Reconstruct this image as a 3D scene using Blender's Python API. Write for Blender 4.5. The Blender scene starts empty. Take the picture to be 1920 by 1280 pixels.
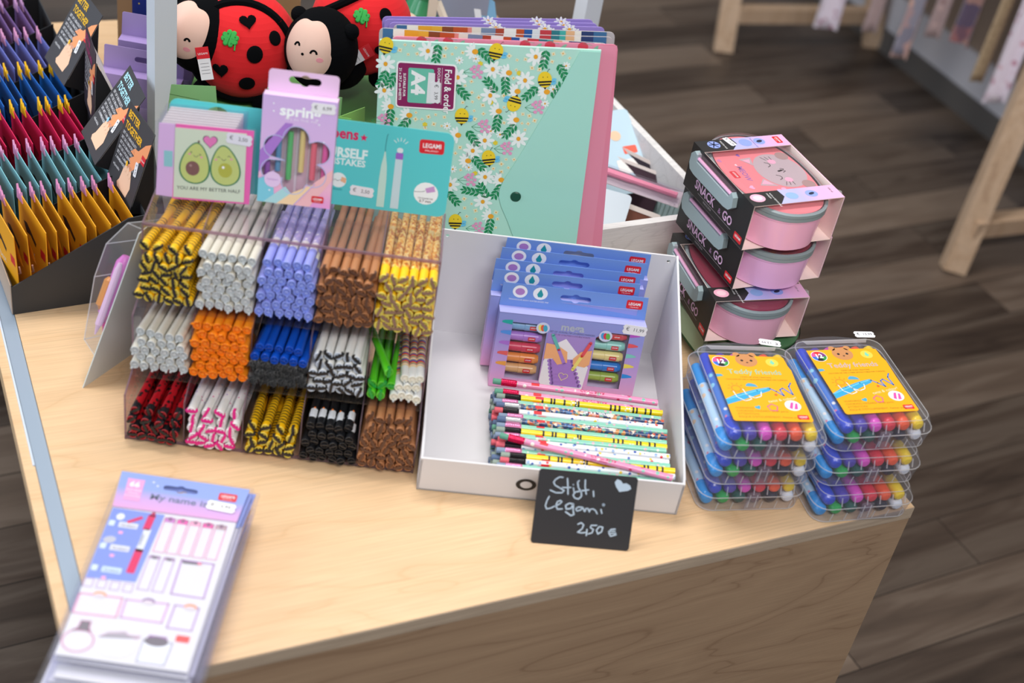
import bpy, math, random
from mathutils import Matrix, Vector
from mathutils.geometry import tessellate_polygon
S = bpy.context.scene
COL = S.collection
R = math.radians
random.seed(7)

# ---------------------------------------------------------------- camera, world, lights, exposure
TZ = 0.60                                    # podium top height
cd = bpy.data.cameras.new('camera'); cam = bpy.data.objects.new('camera', cd); COL.objects.link(cam)
TH, RO = math.atan(2667 / 3522.), math.atan2(660, 3460)
_u = Vector((0, math.sin(TH), math.cos(TH))); _w = Vector((0, math.cos(TH), -math.sin(TH))); _r = Vector((1, 0, 0))
_R = _r * math.cos(RO) + _u * math.sin(RO); _U = _u * math.cos(RO) - _r * math.sin(RO)
cm = Matrix(((_R.x, _U.x, -_w.x), (_R.y, _U.y, -_w.y), (_R.z, _U.z, -_w.z))).to_4x4()
cm.translation = (0, -1.38661, 1.65)
cam.matrix_world = cm
cd.sensor_width = 36; cd.lens = 36 * 2667 / 1920.; cd.clip_start = .05
cd.dof.use_dof = True; cd.dof.focus_distance = 1.70; cd.dof.aperture_fstop = 3.2
S.camera = cam
W = bpy.data.worlds.new('world'); S.world = W; W.use_nodes = True
W.node_tree.nodes['Background'].inputs[0].default_value = (.86, .93, 1, 1)
W.node_tree.nodes['Background'].inputs[1].default_value = .34
def area(name, loc, target, sx, sy, power, col):
    l = bpy.data.lights.new(name, 'AREA'); l.shape = 'RECTANGLE'; l.size = sx; l.size_y = sy; l.energy = power; l.color = col
    o = bpy.data.objects.new(name, l); COL.objects.link(o); o.location = loc
    o.rotation_euler = (Vector(target) - Vector(loc)).to_track_quat('-Z', 'Y').to_euler(); return o
area('ceiling_light', (-.5, .6, 3.1), (-.2, .1, .6), 1.6, .5, 52, (1, .945, .87))
area('ceiling_light', (.6, -1.9, 3.0), (.1, 0, .7), 1.6, .5, 50, (1, .96, .91))
area('window_light', (-3.2, -.8, 1.9), (0, -.1, .7), 2.4, 1.8, 60, (.80, .90, 1))
S.view_settings.view_transform = 'Standard'; S.view_settings.look = 'None'
S.view_settings.exposure = 0.08; S.view_settings.gamma = 1; S.view_settings.use_curve_mapping = False
try:
    S.cycles.transparent_max_bounces = 32; S.cycles.max_bounces = 8; S.cycles.transmission_bounces = 6
    S.cycles.caustics_reflective = False; S.cycles.caustics_refractive = False; S.cycles.sample_clamp_indirect = 6
except Exception: pass

# ---------------------------------------------------------------- materials
def hx(h):
    h = h.lstrip('#'); o = []
    for i in (0, 2, 4):
        v = int(h[i:i+2], 16) / 255.; o.append(v / 12.92 if v <= .04045 else ((v + .055) / 1.055) ** 2.4)
    return tuple(o) + (1,)
_m = {}
def mt(h, rough=.5, **k):
    key = (h, rough, tuple(sorted(k.items())))
    if key in _m: return _m[key]
    m = bpy.data.materials.new('paint_' + h.strip('#')); m.use_nodes = True
    b = m.node_tree.nodes['Principled BSDF']; b.inputs['Base Color'].default_value = hx(h); b.inputs['Roughness'].default_value = rough
    if 'metal' in k: b.inputs['Metallic'].default_value = k['metal']
    if 'sheen' in k: b.inputs['Sheen Weight'].default_value = k['sheen']
    if 'coat' in k: b.inputs['Coat Weight'].default_value = k['coat']; b.inputs['Coat Roughness'].default_value = .08
    if 'spec' in k: b.inputs['Specular IOR Level'].default_value = k['spec']
    _m[key] = m; return m
def clear(name, tint, opac, milk='#ffffff', rough=.05, gloss=1.0):
    """see-through plastic: transparent body, a little milk, fresnel gloss"""
    m = bpy.data.materials.new(name); m.use_nodes = True; n = m.node_tree.nodes; l = m.node_tree.links
    for x in list(n): n.remove(x)
    out = n.new('ShaderNodeOutputMaterial'); tr = n.new('ShaderNodeBsdfTransparent'); tr.inputs[0].default_value = hx(tint)
    d1 = n.new('ShaderNodeBsdfDiffuse'); d1.inputs[0].default_value = hx(milk); d2 = n.new('ShaderNodeBsdfTranslucent'); d2.inputs[0].default_value = hx(milk)
    di = n.new('ShaderNodeMixShader'); di.inputs[0].default_value = .5; l.new(d1.outputs[0], di.inputs[1]); l.new(d2.outputs[0], di.inputs[2])
    gl = n.new('ShaderNodeBsdfGlossy'); gl.inputs['Roughness'].default_value = rough
    a = n.new('ShaderNodeMixShader'); a.inputs[0].default_value = opac; l.new(tr.outputs[0], a.inputs[1]); l.new(di.outputs[0], a.inputs[2])
    lw = n.new('ShaderNodeLayerWeight'); lw.inputs[0].default_value = .5
    pw_ = n.new('ShaderNodeMath'); pw_.operation = 'POWER'; pw_.inputs[1].default_value = 4; l.new(lw.outputs['Facing'], pw_.inputs[0])
    mu = n.new('ShaderNodeMath'); mu.operation = 'MULTIPLY_ADD'; mu.inputs[1].default_value = .55*gloss; mu.inputs[2].default_value = .03*gloss; l.new(pw_.outputs[0], mu.inputs[0])
    b = n.new('ShaderNodeMixShader'); l.new(mu.outputs[0], b.inputs[0]); l.new(a.outputs[0], b.inputs[1]); l.new(gl.outputs[0], b.inputs[2])
    l.new(b.outputs[0], out.inputs[0]); return m
ACR = clear('acrylic', '#f8f6f9', .010)
ACE = clear('acrylic_edge', '#d9c0cc', .38, '#c9b3c0')
FILM = clear('cellophane', '#fbfbff', .03, rough=.12)
BLI = clear('blister_plastic', '#f4f6fa', .06, rough=.08)
BOXP = clear('frosted_plastic', '#f6f7fc', .085, '#e6eaf6', .14, .7)
BOXE = clear('frosted_plastic_edge', '#fafbff', .36, '#ffffff', .2)
LIDC = clear('clear_lid', '#fff5f8', .08, '#f2e6ee', .06)
WIN = clear('window_film', '#fafaff', .02, rough=.1)
def proc(name, fn, rough=.5, coat=0, sheen=0):
    m = bpy.data.materials.new(name); m.use_nodes = True; nt = m.node_tree; b = nt.nodes['Principled BSDF']
    b.inputs['Roughness'].default_value = rough; b.inputs['Coat Weight'].default_value = coat; b.inputs['Sheen Weight'].default_value = sheen
    tc = nt.nodes.new('ShaderNodeTexCoord'); col = fn(nt, tc.outputs['Object'], b)
    nt.links.new(col, b.inputs['Base Color']); return m
def nn(nt, t, **k):
    x = nt.nodes.new(t)
    for a, v in k.items():
        if a.startswith('i_'): x.inputs[a[2:].replace('_', ' ')].default_value = v
        else: setattr(x, a, v)
    return x
def ramp(nt, fac, stops, interp='LINEAR'):
    r = nt.nodes.new('ShaderNodeValToRGB'); r.color_ramp.interpolation = interp; e = r.color_ramp.elements
    while len(e) < len(stops): e.new(.5)
    for i, (p, c) in enumerate(stops): e[i].position = p; e[i].color = hx(c)
    nt.links.new(fac, r.inputs[0]); return r.outputs[0]
def mapping(nt, co, sc=(1, 1, 1), rot=(0, 0, 0), loc=(0, 0, 0)):
    m = nn(nt, 'ShaderNodeMapping'); m.inputs['Scale'].default_value = sc; m.inputs['Rotation'].default_value = rot; m.inputs['Location'].default_value = loc
    nt.links.new(co, m.inputs[0]); return m.outputs[0]
def mixc(nt, f, a, b, mode='MIX'):
    x = nn(nt, 'ShaderNodeMix', data_type='RGBA', blend_type=mode)
    if isinstance(f, (int, float)): x.inputs[0].default_value = f
    else: nt.links.new(f, x.inputs[0])
    for i, v in ((6, a), (7, b)):
        if isinstance(v, str): x.inputs[i].default_value = hx(v)
        else: nt.links.new(v, x.inputs[i])
    return x.outputs[2]
def birch(dark, mid, light, sc):
    def f(nt, co, b):
        w = mapping(nt, co, sc)
        n1 = nn(nt, 'ShaderNodeTexNoise', i_Scale=1.6, i_Detail=3.0, i_Distortion=.6); nt.links.new(w, n1.inputs[0])
        ml = nn(nt, 'ShaderNodeMath', operation='MULTIPLY'); ml.inputs[1].default_value = 9; nt.links.new(n1.outputs[0], ml.inputs[0])
        pp = nn(nt, 'ShaderNodeMath', operation='PINGPONG'); pp.inputs[1].default_value = .5; nt.links.new(ml.outputs[0], pp.inputs[0])
        ring = ramp(nt, pp.outputs[0], [(0, dark), (.05, mid), (.5, light)])
        g = nn(nt, 'ShaderNodeTexNoise', i_Scale=30.0, i_Detail=4.0); nt.links.new(mapping(nt, co, (sc[0] * .3, sc[1] * 4, sc[2] * 4)), g.inputs[0])
        gr = ramp(nt, g.outputs[0], [(.3, '#d9d9d9'), (.65, '#ffffff')])
        return mixc(nt, .5, ring, mixc(nt, 1.0, ring, gr, 'MULTIPLY'))
    return f
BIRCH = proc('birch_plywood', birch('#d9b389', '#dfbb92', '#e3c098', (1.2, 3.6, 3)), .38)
BIRCH_SHADED = proc('birch_plywood_shaded', birch('#8f745c', '#9f846b', '#a78c72', (1.0, 2, 5)), .5)  # same birch as the top, shade of the podium's upright faces painted in
def plyf(nt, co, b):
    w = nn(nt, 'ShaderNodeTexWave', wave_type='BANDS', bands_direction='Z', i_Scale=140.0, i_Distortion=.4, i_Detail=1.0); nt.links.new(co, w.inputs[0])
    n = nn(nt, 'ShaderNodeTexNoise', i_Scale=40.0); nt.links.new(mapping(nt, co, (.3, 1, 6)), n.inputs[0])
    return mixc(nt, .5, ramp(nt, w.outputs[0], [(.2, '#9c8a79'), (.8, '#c3b19c')]), ramp(nt, n.outputs[0], [(.3, '#8f7f70'), (.7, '#c0ae9a')]))
PLY = proc('plywood_edge', plyf, .6)
def floorf(nt, co, b):
    mp = mapping(nt, co, rot=(0, 0, R(-33)))
    br = nn(nt, 'ShaderNodeTexBrick', offset=.37, squash=1.0)
    for k, v in dict(Scale=1.0).items(): br.inputs[k].default_value = v
    br.inputs['Brick Width'].default_value = .95; br.inputs['Row Height'].default_value = .115
    br.inputs['Mortar Size'].default_value = .0012; br.inputs['Color1'].default_value = (0, 0, 0, 1); br.inputs['Color2'].default_value = (1, 1, 1, 1); br.inputs['Mortar'].default_value = (0, 0, 0, 1)
    nt.links.new(mp, br.inputs[0])
    base = ramp(nt, br.outputs[0], [(0, '#221a17'), (.25, '#4c3f37'), (.45, '#2a211d'), (.7, '#6a5b50'), (1, '#857466')])
    vm = nn(nt, 'ShaderNodeVectorMath', operation='MULTIPLY_ADD'); vm.inputs[1].default_value = (3, 3, 3)
    nt.links.new(br.outputs[0], vm.inputs[0]); nt.links.new(mapping(nt, mp, (.9, 9, 1)), vm.inputs[2])
    n = nn(nt, 'ShaderNodeTexNoise', i_Scale=2.2, i_Detail=6.0, i_Distortion=1.2); nt.links.new(vm.outputs[0], n.inputs[0])
    gr = ramp(nt, n.outputs[0], [(.28, '#1e1612'), (.45, '#55483f'), (.6, '#766a60'), (.75, '#40352e')])
    c = mixc(nt, .42, base, gr)
    return mixc(nt, br.outputs['Fac'], c, '#1d1612')
FLOORM = proc('floor_planks', floorf, .42)
def spots(base, dots, sc, lo, hi, stretch=(1, 1, 1)):
    def f(nt, co, b):
        v = nn(nt, 'ShaderNodeTexVoronoi', i_Scale=sc, i_Randomness=.8); nt.links.new(mapping(nt, co, stretch), v.inputs[0])
        if isinstance(dots, str): dc = dots
        else:
            sp = nn(nt, 'ShaderNodeSeparateColor'); nt.links.new(v.outputs['Color'], sp.inputs[0])
            dc = ramp(nt, sp.outputs[0], [(i / len(dots), d) for i, d in enumerate(dots)], 'CONSTANT')
        m = nn(nt, 'ShaderNodeMapRange'); m.inputs[1].default_value = hi; m.inputs[2].default_value = lo; nt.links.new(v.outputs['Distance'], m.inputs[0])
        return mixc(nt, m.outputs[0], base, dc)
    return f
def patches(cols, sc, stretch=(1, 1, 1)):
    def f(nt, co, b):
        v = nn(nt, 'ShaderNodeTexVoronoi', i_Scale=sc); nt.links.new(mapping(nt, co, stretch), v.inputs[0])
        sp = nn(nt, 'ShaderNodeSeparateColor'); nt.links.new(v.outputs['Color'], sp.inputs[0])
        return ramp(nt, sp.outputs[0], [(i / len(cols), d) for i, d in enumerate(cols)], 'CONSTANT')
    return f
def grad(stops, axis, a, b_, spots_=None):
    def f(nt, co, b):
        s = nn(nt, 'ShaderNodeSeparateXYZ'); nt.links.new(co, s.inputs[0])
        m = nn(nt, 'ShaderNodeMapRange'); m.inputs[1].default_value = a; m.inputs[2].default_value = b_; nt.links.new(s.outputs[axis], m.inputs[0])
        return ramp(nt, m.outputs[0], stops)
    return f

# ---------------------------------------------------------------- mesh helpers
class MB:
    def __init__(s): s.v = []; s.f = []; s.mi = []; s.mats = []
    def add(s, vs, fs, mat, M=None):
        o = len(s.v); s.v += [tuple(M @ Vector(p)) if M is not None else tuple(p) for p in vs]
        if mat not in s.mats: s.mats.append(mat)
        k = s.mats.index(mat)
        for f in fs: s.f.append([i + o for i in f]); s.mi.append(k)
        return s
    def box(s, x0, x1, y0, y1, z0, z1, mat, M=None):
        v = [(x, y, z) for z in (z0, z1) for y in (y0, y1) for x in (x0, x1)]
        return s.add(v, [(0, 2, 3, 1), (4, 5, 7, 6), (0, 1, 5, 4), (2, 6, 7, 3), (0, 4, 6, 2), (1, 3, 7, 5)], mat, M)
    def prism(s, pts, z0, z1, mat, holes=(), M=None, top=None, bot=True):
        loops = [list(pts)] + [list(h) for h in holes]
        tri = tessellate_polygon([[Vector((p[0], p[1], 0)) for p in l] for l in loops])
        flat = [p for l in loops for p in l]; n = len(flat)
        def up(t):
            a, b, c = (flat[i] for i in t); return (b[0]-a[0])*(c[1]-a[1]) - (b[1]-a[1])*(c[0]-a[0]) > 0
        tt = [t if up(t) else t[::-1] for t in tri]
        s.add([(p[0], p[1], z1) for p in flat], tt, top or mat, M)
        if z0 is None: return s
        if bot: s.add([(p[0], p[1], z0) for p in flat], [t[::-1] for t in tt], mat, M)
        o = 0; fs = []
        for k, l in enumerate(loops):
            ar = sum(l[i][0]*l[(i+1) % len(l)][1] - l[(i+1) % len(l)][0]*l[i][1] for i in range(len(l)))
            for i in range(len(l)):
                a, b = o + i, o + (i + 1) % len(l)
                q = (a, b, b + n, a + n); fs.append(q if (ar > 0) == (k == 0) else q[::-1])
            o += len(l)
        return s.add([(p[0], p[1], z0) for p in flat] + [(p[0], p[1], z1) for p in flat], fs, mat, M)
    def flat(s, pts, z, mat, holes=(), M=None): return s.prism(pts, None, z, mat, holes, M)
    def ell(s, cx, cy, rx, ry, z, mat, rot=0, n=18, M=None): return s.flat(oval(cx, cy, rx, ry, rot, n), z, mat, M=M)
    def lathe(s, prof, seg, mats, M=None, sx=1, sy=1):
        vs = [(r*math.cos(2*math.pi*i/seg)*sx, r*math.sin(2*math.pi*i/seg)*sy, z) for r, z in prof for i in range(seg)]
        for j in range(len(prof) - 1):
            m = mats[j] if isinstance(mats, (list, tuple)) else mats
            s.add([vs[j*seg+i] for i in range(seg)] + [vs[(j+1)*seg+i] for i in range(seg)],
                  [(i, (i+1) % seg, seg + (i+1) % seg, seg + i) for i in range(seg)], m, M)
        return s
    def sphere(s, c, r, mat, seg=16, ring=10, M=None):
        rx, ry, rz = (r, r, r) if isinstance(r, (int, float)) else r
        prof = [(max(1e-5, math.sin(math.pi*j/ring)), -math.cos(math.pi*j/ring)) for j in range(ring + 1)]
        T = Matrix.Translation(c) @ Matrix.Diagonal((rx, ry, rz, 1)); return s.lathe(prof, seg, mat, (M @ T) if M is not None else T)
    def tube(s, pts, r, mat, seg=8, M=None, caps=True):
        P_ = [Vector(p) for p in pts]; rings = []; up = None
        for i, p in enumerate(P_):
            d = (P_[min(i+1, len(P_)-1)] - P_[max(i-1, 0)]).normalized()
            if up is None: up = d.orthogonal().normalized()
            up = (up - d * up.dot(d)).normalized(); b = d.cross(up); rr = r[i] if isinstance(r, (list, tuple)) else r
            rings.append([p + (up*math.cos(2*math.pi*k/seg) + b*math.sin(2*math.pi*k/seg)) * rr for k in range(seg)])
        vs = [q for g in rings for q in g]; fs = [(j*seg+k, j*seg+(k+1) % seg, (j+1)*seg+(k+1) % seg, (j+1)*seg+k) for j in range(len(rings)-1) for k in range(seg)]
        if caps: fs += [tuple(range(seg))[::-1], tuple(range((len(rings)-1)*seg, len(rings)*seg))]
        return s.add(vs, fs, mat, M)
    def stroke(s, pts, w, z, mat, M=None, cap=True):
        for i in range(len(pts) - 1):
            (ax, ay), (bx, by) = pts[i], pts[i+1]; d = math.hypot(bx-ax, by-ay) or 1e-9; nx, ny = -(by-ay)/d*w/2, (bx-ax)/d*w/2
            s.add([(ax-nx, ay-ny, z), (bx-nx, by-ny, z), (bx+nx, by+ny, z), (ax+nx, ay+ny, z)], [(0, 1, 2, 3)], mat, M)
        if cap:
            for p in pts: s.ell(p[0], p[1], w/2, w/2, z, mat, n=8, M=M)
        return s
    def text(s, t, x, y, size, z, mat, al='l', rot=0, sx=1, bold=0, M=None, wrap=None):
        vs, fs, wd = glyphs(t, bold); ox = {'l': 0, 'c': -wd/2, 'r': -wd}[al]; c, sn = math.cos(R(rot)), math.sin(R(rot)); o = []
        for p in vs:
            a, b = (p[0]+ox)*size*sx, p[1]*size; q = (x + a*c - b*sn, y + a*sn + b*c, z); o.append(wrap(q) if wrap else q)
        return s.add(o, fs, mat, M)
    def build(s, name, parent=None, M=None, sharp=32):
        me = bpy.data.meshes.new(name); me.from_pydata(s.v, [], s.f)
        for m in s.mats: me.materials.append(m)
        me.polygons.foreach_set('material_index', s.mi); me.polygons.foreach_set('use_smooth', [True]*len(s.f))
        me.update(); me.set_sharp_from_angle(angle=R(sharp))
        return link(name, me, parent, M)
def link(name, me, parent=None, M=None):
    o = bpy.data.objects.new(name, me); COL.objects.link(o)
    if parent is not None: o.parent = parent
    if M is not None: o.matrix_local = M
    return o
_g = {}
def glyphs(t, bold=0):
    k = (t, bold)
    if k not in _g:
        cu = bpy.data.curves.new('t', 'FONT'); cu.body = t; cu.resolution_u = 2; cu.offset = bold; cu.fill_mode = 'FRONT'
        ob = bpy.data.objects.new('t', cu); me = ob.to_mesh()
        vs = [tuple(v.co) for v in me.vertices]; fs = [tuple(p.vertices) for p in me.polygons]
        if vs and fs:
            a, b, c = (vs[i] for i in fs[0][:3])
            if (b[0]-a[0])*(c[1]-a[1]) - (b[1]-a[1])*(c[0]-a[0]) < 0: fs = [f[::-1] for f in fs]
        _g[k] = (vs, fs, max([v[0] for v in vs] + [0])); ob.to_mesh_clear(); bpy.data.objects.remove(ob); bpy.data.curves.remove(cu)
    return _g[k]
def oval(cx, cy, rx, ry, rot=0, n=18):
    c, s_ = math.cos(R(rot)), math.sin(R(rot)); o = []
    for i in range(n):
        a = 2*math.pi*i/n; x, y = rx*math.cos(a), ry*math.sin(a); o.append((cx + x*c - y*s_, cy + x*s_ + y*c))
    return o
def rr(x0, x1, y0, y1, r, n=4):
    o = []
    for cx, cy, a0 in ((x1-r, y1-r, 0), (x0+r, y1-r, 90), (x0+r, y0+r, 180), (x1-r, y0+r, 270)):
        for i in range(n+1):
            a = R(a0 + 90.*i/n); o.append((cx + r*math.cos(a), cy + r*math.sin(a)))
    return o
def rot2(pts, cx, cy, a):
    c, s_ = math.cos(R(a)), math.sin(R(a)); return [(cx + x*c - y*s_, cy + x*s_ + y*c) for x, y in pts]
def euro(cx, cy, w, h, a=0):
    """euro-slot hanging hole outline"""
    p = []; r = h/2; b = h*.8
    for i in range(7): t = R(-90 + 30*i); p.append((w/2 - r + r*math.cos(t), r*math.sin(t)))
    for i in range(5): t = R(40 + 25*i); p.append((b*math.cos(t), b*math.sin(t)))
    for i in range(7): t = R(90 + 30*i); p.append((-w/2 + r + r*math.cos(t), r*math.sin(t)))
    for i in range(5): t = R(220 + 25*i); p.append((b*math.cos(t), b*math.sin(t)))
    return rot2(p, cx, cy, a)
def heart(cx, cy, s_, a=0, n=20):
    p = []
    for i in range(n):
        t = 2*math.pi*i/n; p.append((s_*16*math.sin(t)**3/32, s_*(13*math.cos(t)-5*math.cos(2*t)-2*math.cos(3*t)-math.cos(4*t))/32))
    return rot2(p, cx, cy, a)
def star(cx, cy, r, k=5, q=.45, a=0):
    return rot2([((r if i % 2 == 0 else r*q)*math.sin(math.pi*i/k), (r if i % 2 == 0 else r*q)*math.cos(math.pi*i/k)) for i in range(2*k)], cx, cy, a)
def FR(o, yaw, lean=0, roll=0):
    y, l, r = R(yaw), R(lean), R(roll)
    u = Vector((math.cos(y), math.sin(y), 0)); b = Vector((-math.sin(y), math.cos(y), 0)); v = b*math.sin(l) + Vector((0, 0, math.cos(l)))
    x = u*math.cos(r) + v*math.sin(r); n = u.cross(v); yy = n.cross(x)
    M = Matrix(((x.x, yy.x, n.x), (x.y, yy.y, n.y), (x.z, yy.z, n.z))).to_4x4(); M.translation = o; return M
def TF(o, yaw): return Matrix.Translation(o) @ Matrix.Rotation(R(yaw), 4, 'Z')
def tag(o, label, cat, group=None, kind=None):
    if label: o['label'] = label; o['category'] = cat
    if group: o['group'] = group
    if kind: o['kind'] = kind
    return o
def thing(name, label, cat, M, group=None):
    o = bpy.data.objects.new(name, None); COL.objects.link(o); o.empty_display_size = .02; o.matrix_world = M; return tag(o, label, cat, group)
def struct(o): o['kind'] = 'structure'; return o
def dup(root, M, label=None, group=None):
    r = root.copy(); COL.objects.link(r); r.matrix_world = M
    if label: r['label'] = label
    if group: r['group'] = group
    for ch in list(root.children):
        c = ch.copy(); COL.objects.link(c); c.parent = r
        for g in ch.children: d = g.copy(); COL.objects.link(d); d.parent = c
    return r
WHT = mt('#f4f4f6', .5); BLK = mt('#1c1b1e', .5); RED = mt('#d8202c', .4); INK = mt('#4a4a52', .6)
def logo(mb, cx, cy, w, z, a=0, M=None, sub=True):
    h = w*.58
    mb.flat(rot2(rr(-w/2, w/2, -h/2, h/2, w*.1, 3), cx, cy, a), z, RED, M=M)
    c, s_ = math.cos(R(a)), math.sin(R(a)); f = lambda x, y: (cx + x*c - y*s_, cy + x*s_ + y*c)
    p = f(0, -h*.08); mb.text('LEGAMI', p[0], p[1], w*.26, z+.00012, WHT, 'c', a, .85, .02, M=M)
    if sub:
        p = f(0, -h*.34); mb.text('MILANO', p[0], p[1], w*.09, z+.00012, WHT, 'c', a, 1.6, M=M)
def price(name, parent, cx, cy, w, txt, z, a=0, M=None):
    m = MB(); h = w*.42; q = h*.18
    p = [(-w/2+q, -h/2), (w/2-q, -h/2), (w/2, -h*.25), (w/2-q*.6, 0), (w/2, h*.25), (w/2-q, h/2), (-w/2+q, h/2), (-w/2, h*.25), (-w/2+q*.6, 0), (-w/2, -h*.25)]
    m.prism(rot2(p, cx, cy, a), z-.0001, z+.00015, mt('#e8e8ee', .45))
    c, s_ = math.cos(R(a)), math.sin(R(a))
    m.text('€', cx - w*.3*c + h*.12*s_, cy - w*.3*s_ - h*.12*c, h*.55, z+.0003, INK, 'c', a)
    m.text(txt, cx + w*.14*c + h*.12*s_, cy + w*.14*s_ - h*.12*c, h*.5, z+.0003, INK, 'c', a)
    return m.build('price_sticker', parent, M)
# ---------------------------------------------------------------- setting
m = MB(); m.box(-3.5, 4.5, -3.5, 6, -.05, 0, FLOORM); struct(m.build('floor'))
m = MB()                                                    # wall behind the scarves with its grey skirting
WM = TF((.868, 2.487, 0), -59.8)
m.box(-2.5, 3.2, .024, .1, 0, 2.6, mt('#8f7c6e', .6)); struct(m.build('wall_right', M=WM))
m = MB(); m.box(-2.5, 3.2, .012, .024, .062, .165, mt('#c9c7cf', .5)); struct(m.build('trim_1', M=WM))
m = MB(); m.box(-2.5, 3.2, 0, .02, 0, .062, mt('#5c5856', .5)); struct(m.build('baseboard_right', M=WM))

# ---------------------------------------------------------------- podium
PF = TF((.4819, -.1632, 0), 29.83)
pod = thing('display_podium', 'birch plywood podium carrying all the stationery displays', 'podium', PF)
DP = 1.28
m = MB(); m.box(-.893, 0, 0, DP, TZ-.016, TZ, BIRCH); m.box(-.893, 0, -.0012, 0, TZ-.016, TZ-.0006, PLY); m.box(0, .0012, 0, DP, TZ-.016, TZ-.0006, PLY); m.build('top_panel', pod)
m = MB(); m.box(-.893, 0, .0, .016, 0, TZ-.0165, BIRCH_SHADED); m.build('front_panel', pod)
m = MB(); m.box(-.016, 0, .0165, DP, 0, TZ-.0165, BIRCH_SHADED); m.build('side_panel', pod)
m = MB(); m.box(-.893, 0, DP-.016, DP, 0, TZ-.0165, BIRCH_SHADED); m.build('back_panel', pod)
m = MB(); m.box(-.909, -.8935, 0, DP, TZ-.045, TZ-.002, mt('#93a2b4', .35)); m.build('grey_edge_strip', pod)['label'] = 'pale grey strip beside the podium top'
m = MB(); m.box(-.921, -.9095, 0, DP, TZ-.030, TZ-.003, BIRCH); m.build('edge_board', pod)
m = MB(); m.box(-.816, -.80, .017, DP-.017, 0, TZ-.0165, BIRCH_SHADED); m.build('side_panel', pod)
m = MB(); m.box(-.9115, -.9095, .30, .62, TZ-.003, TZ-.0015, mt('#c9d6ea', .3)); m.build('label_rail', pod)

# ---------------------------------------------------------------- acrylic pen display
DF = TF((-.38252, -.29361, TZ), 5.78)
dsp = thing('acrylic_pen_display', 'clear stepped acrylic pen display with fifteen compartments', 'pen display', DF)
DW = .3052
side = [(0, 0), (0, .060), (.040, .0665), (.040, .134), (.086, .140), (.0895, .215), (.182, .215), (.182, 0)]
SM = lambda x: Matrix(((0, 0, 1, x), (1, 0, 0, 0), (0, 1, 0, 0), (0, 0, 0, 1)))
for i in range(6):
    x = DW/5*i; m = MB(); t = .0022 if i in (0, 5) else .0014
    x0 = x - t/2
    m.prism(side, 0, t, ACR, M=SM(x0))
    for a, b in zip(side[:-2], side[1:-1]):                 # cut edges read denser
        m.tube([(x0+t/2, a[0], a[1]), (x0+t/2, b[0], b[1])], t*.5, ACE, 4)
    m.build('divider', dsp)
m = MB(); m.box(0, DW, .0895, .182, .2135, .2155, ACR); m.box(0, DW, .0885, .0905, .2130, .2160, ACE); m.build('top_panel', dsp)
m = MB(); m.box(0, DW, .180, .182, .002, .2130, ACR); m.build('back_panel', dsp)
m = MB(); m.box(0, DW, 0, .18, .001, .003, ACR); m.box(0, DW, -.0005, .001, .0005, .004, ACE); m.build('base_panel', dsp)
for z, y0 in ((.0685, .022), (.1402, .046)):
    m = MB(); m.box(0, DW, y0, .18, z, z+.0015, ACR, Matrix.Translation((0, 0, 0))); m.build('shelf', dsp)

# pens ------------------------------------------------------------
def ringed(base, dark, zs, w=.0009):
    seg = []; z = -.148
    for a in sorted(zs): seg += [(z, a, base), (a, a+w, dark)]; z = a+w
    return seg + [(z, 0, base)]
BEEY = mt('#f0b90c', .35); DRK = mt('#232022', .45)
beeseg = ringed(BEEY, DRK, [-.010-.0050*i for i in range(10)] + [-.085-.0052*i for i in range(9)], .0017)
CREAM = mt('#d3cfc3', .35); CAPG = mt('#c3c8ca', .25); LAV = mt('#8f96e0', .35); LAVP = proc('lavender_print', spots('#b9b4ea', ('#ffffff', '#d6c6f2'), 160, .25, .35), .35)
BRN = mt('#b07850', .4); BRND = mt('#5b3b2c', .45); BRNE = mt('#a8714c', .4); GIRY = mt('#f5c61e', .35)
GIR = proc('giraffe_print', patches(('#e8a437', '#f2c769', '#c9752a', '#f6d68a'), 420, (1, 1, .7)), .35)
GIRD = mt('#8a6a58', .5); ORG = mt('#f08a1c', .35); ORGD = mt('#c25c12', .4); BLU = mt('#0f4fbe', .3); BLK2 = mt('#191a1e', .4)
FLUF = mt('#15171b', .95, sheen=.4); PWH = mt('#e9e9e6', .3); GRN = mt('#56c722', .3); GRND = mt('#1f9a3c', .35)
LADY = proc('ladybird_print', spots('#b81220', '#1b1416', 165, .31, .37, (1, 1, .8)), .35); REDD = mt('#a5222b', .4); MAG = mt('#e0218a', .35)
CONF = proc('confetti_print', spots('#f3f1f3', ('#d9468f', '#9ec9e6', '#f0b9cf', '#b79bd8', '#ffffff'), 210, .18, .26), .35)
GLS = clear('clear_barrel', '#e6eaf0', .35, '#dfe2e6')
stripes = [mt(h, .35) for h in ('#2f7fc4', '#f08a2c', '#d9342c', '#f3c443', '#46b8b0', '#6a4aa8', '#f0f0ec', '#f08a2c')]
sseg = [(-.148, -.135, PWH)] + [(-.135+.0016*i, -.135+.0016*(i+1), stripes[(i*5) % 8]) for i in range(72)] + [(-.0198, 0, PWH)]
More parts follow.
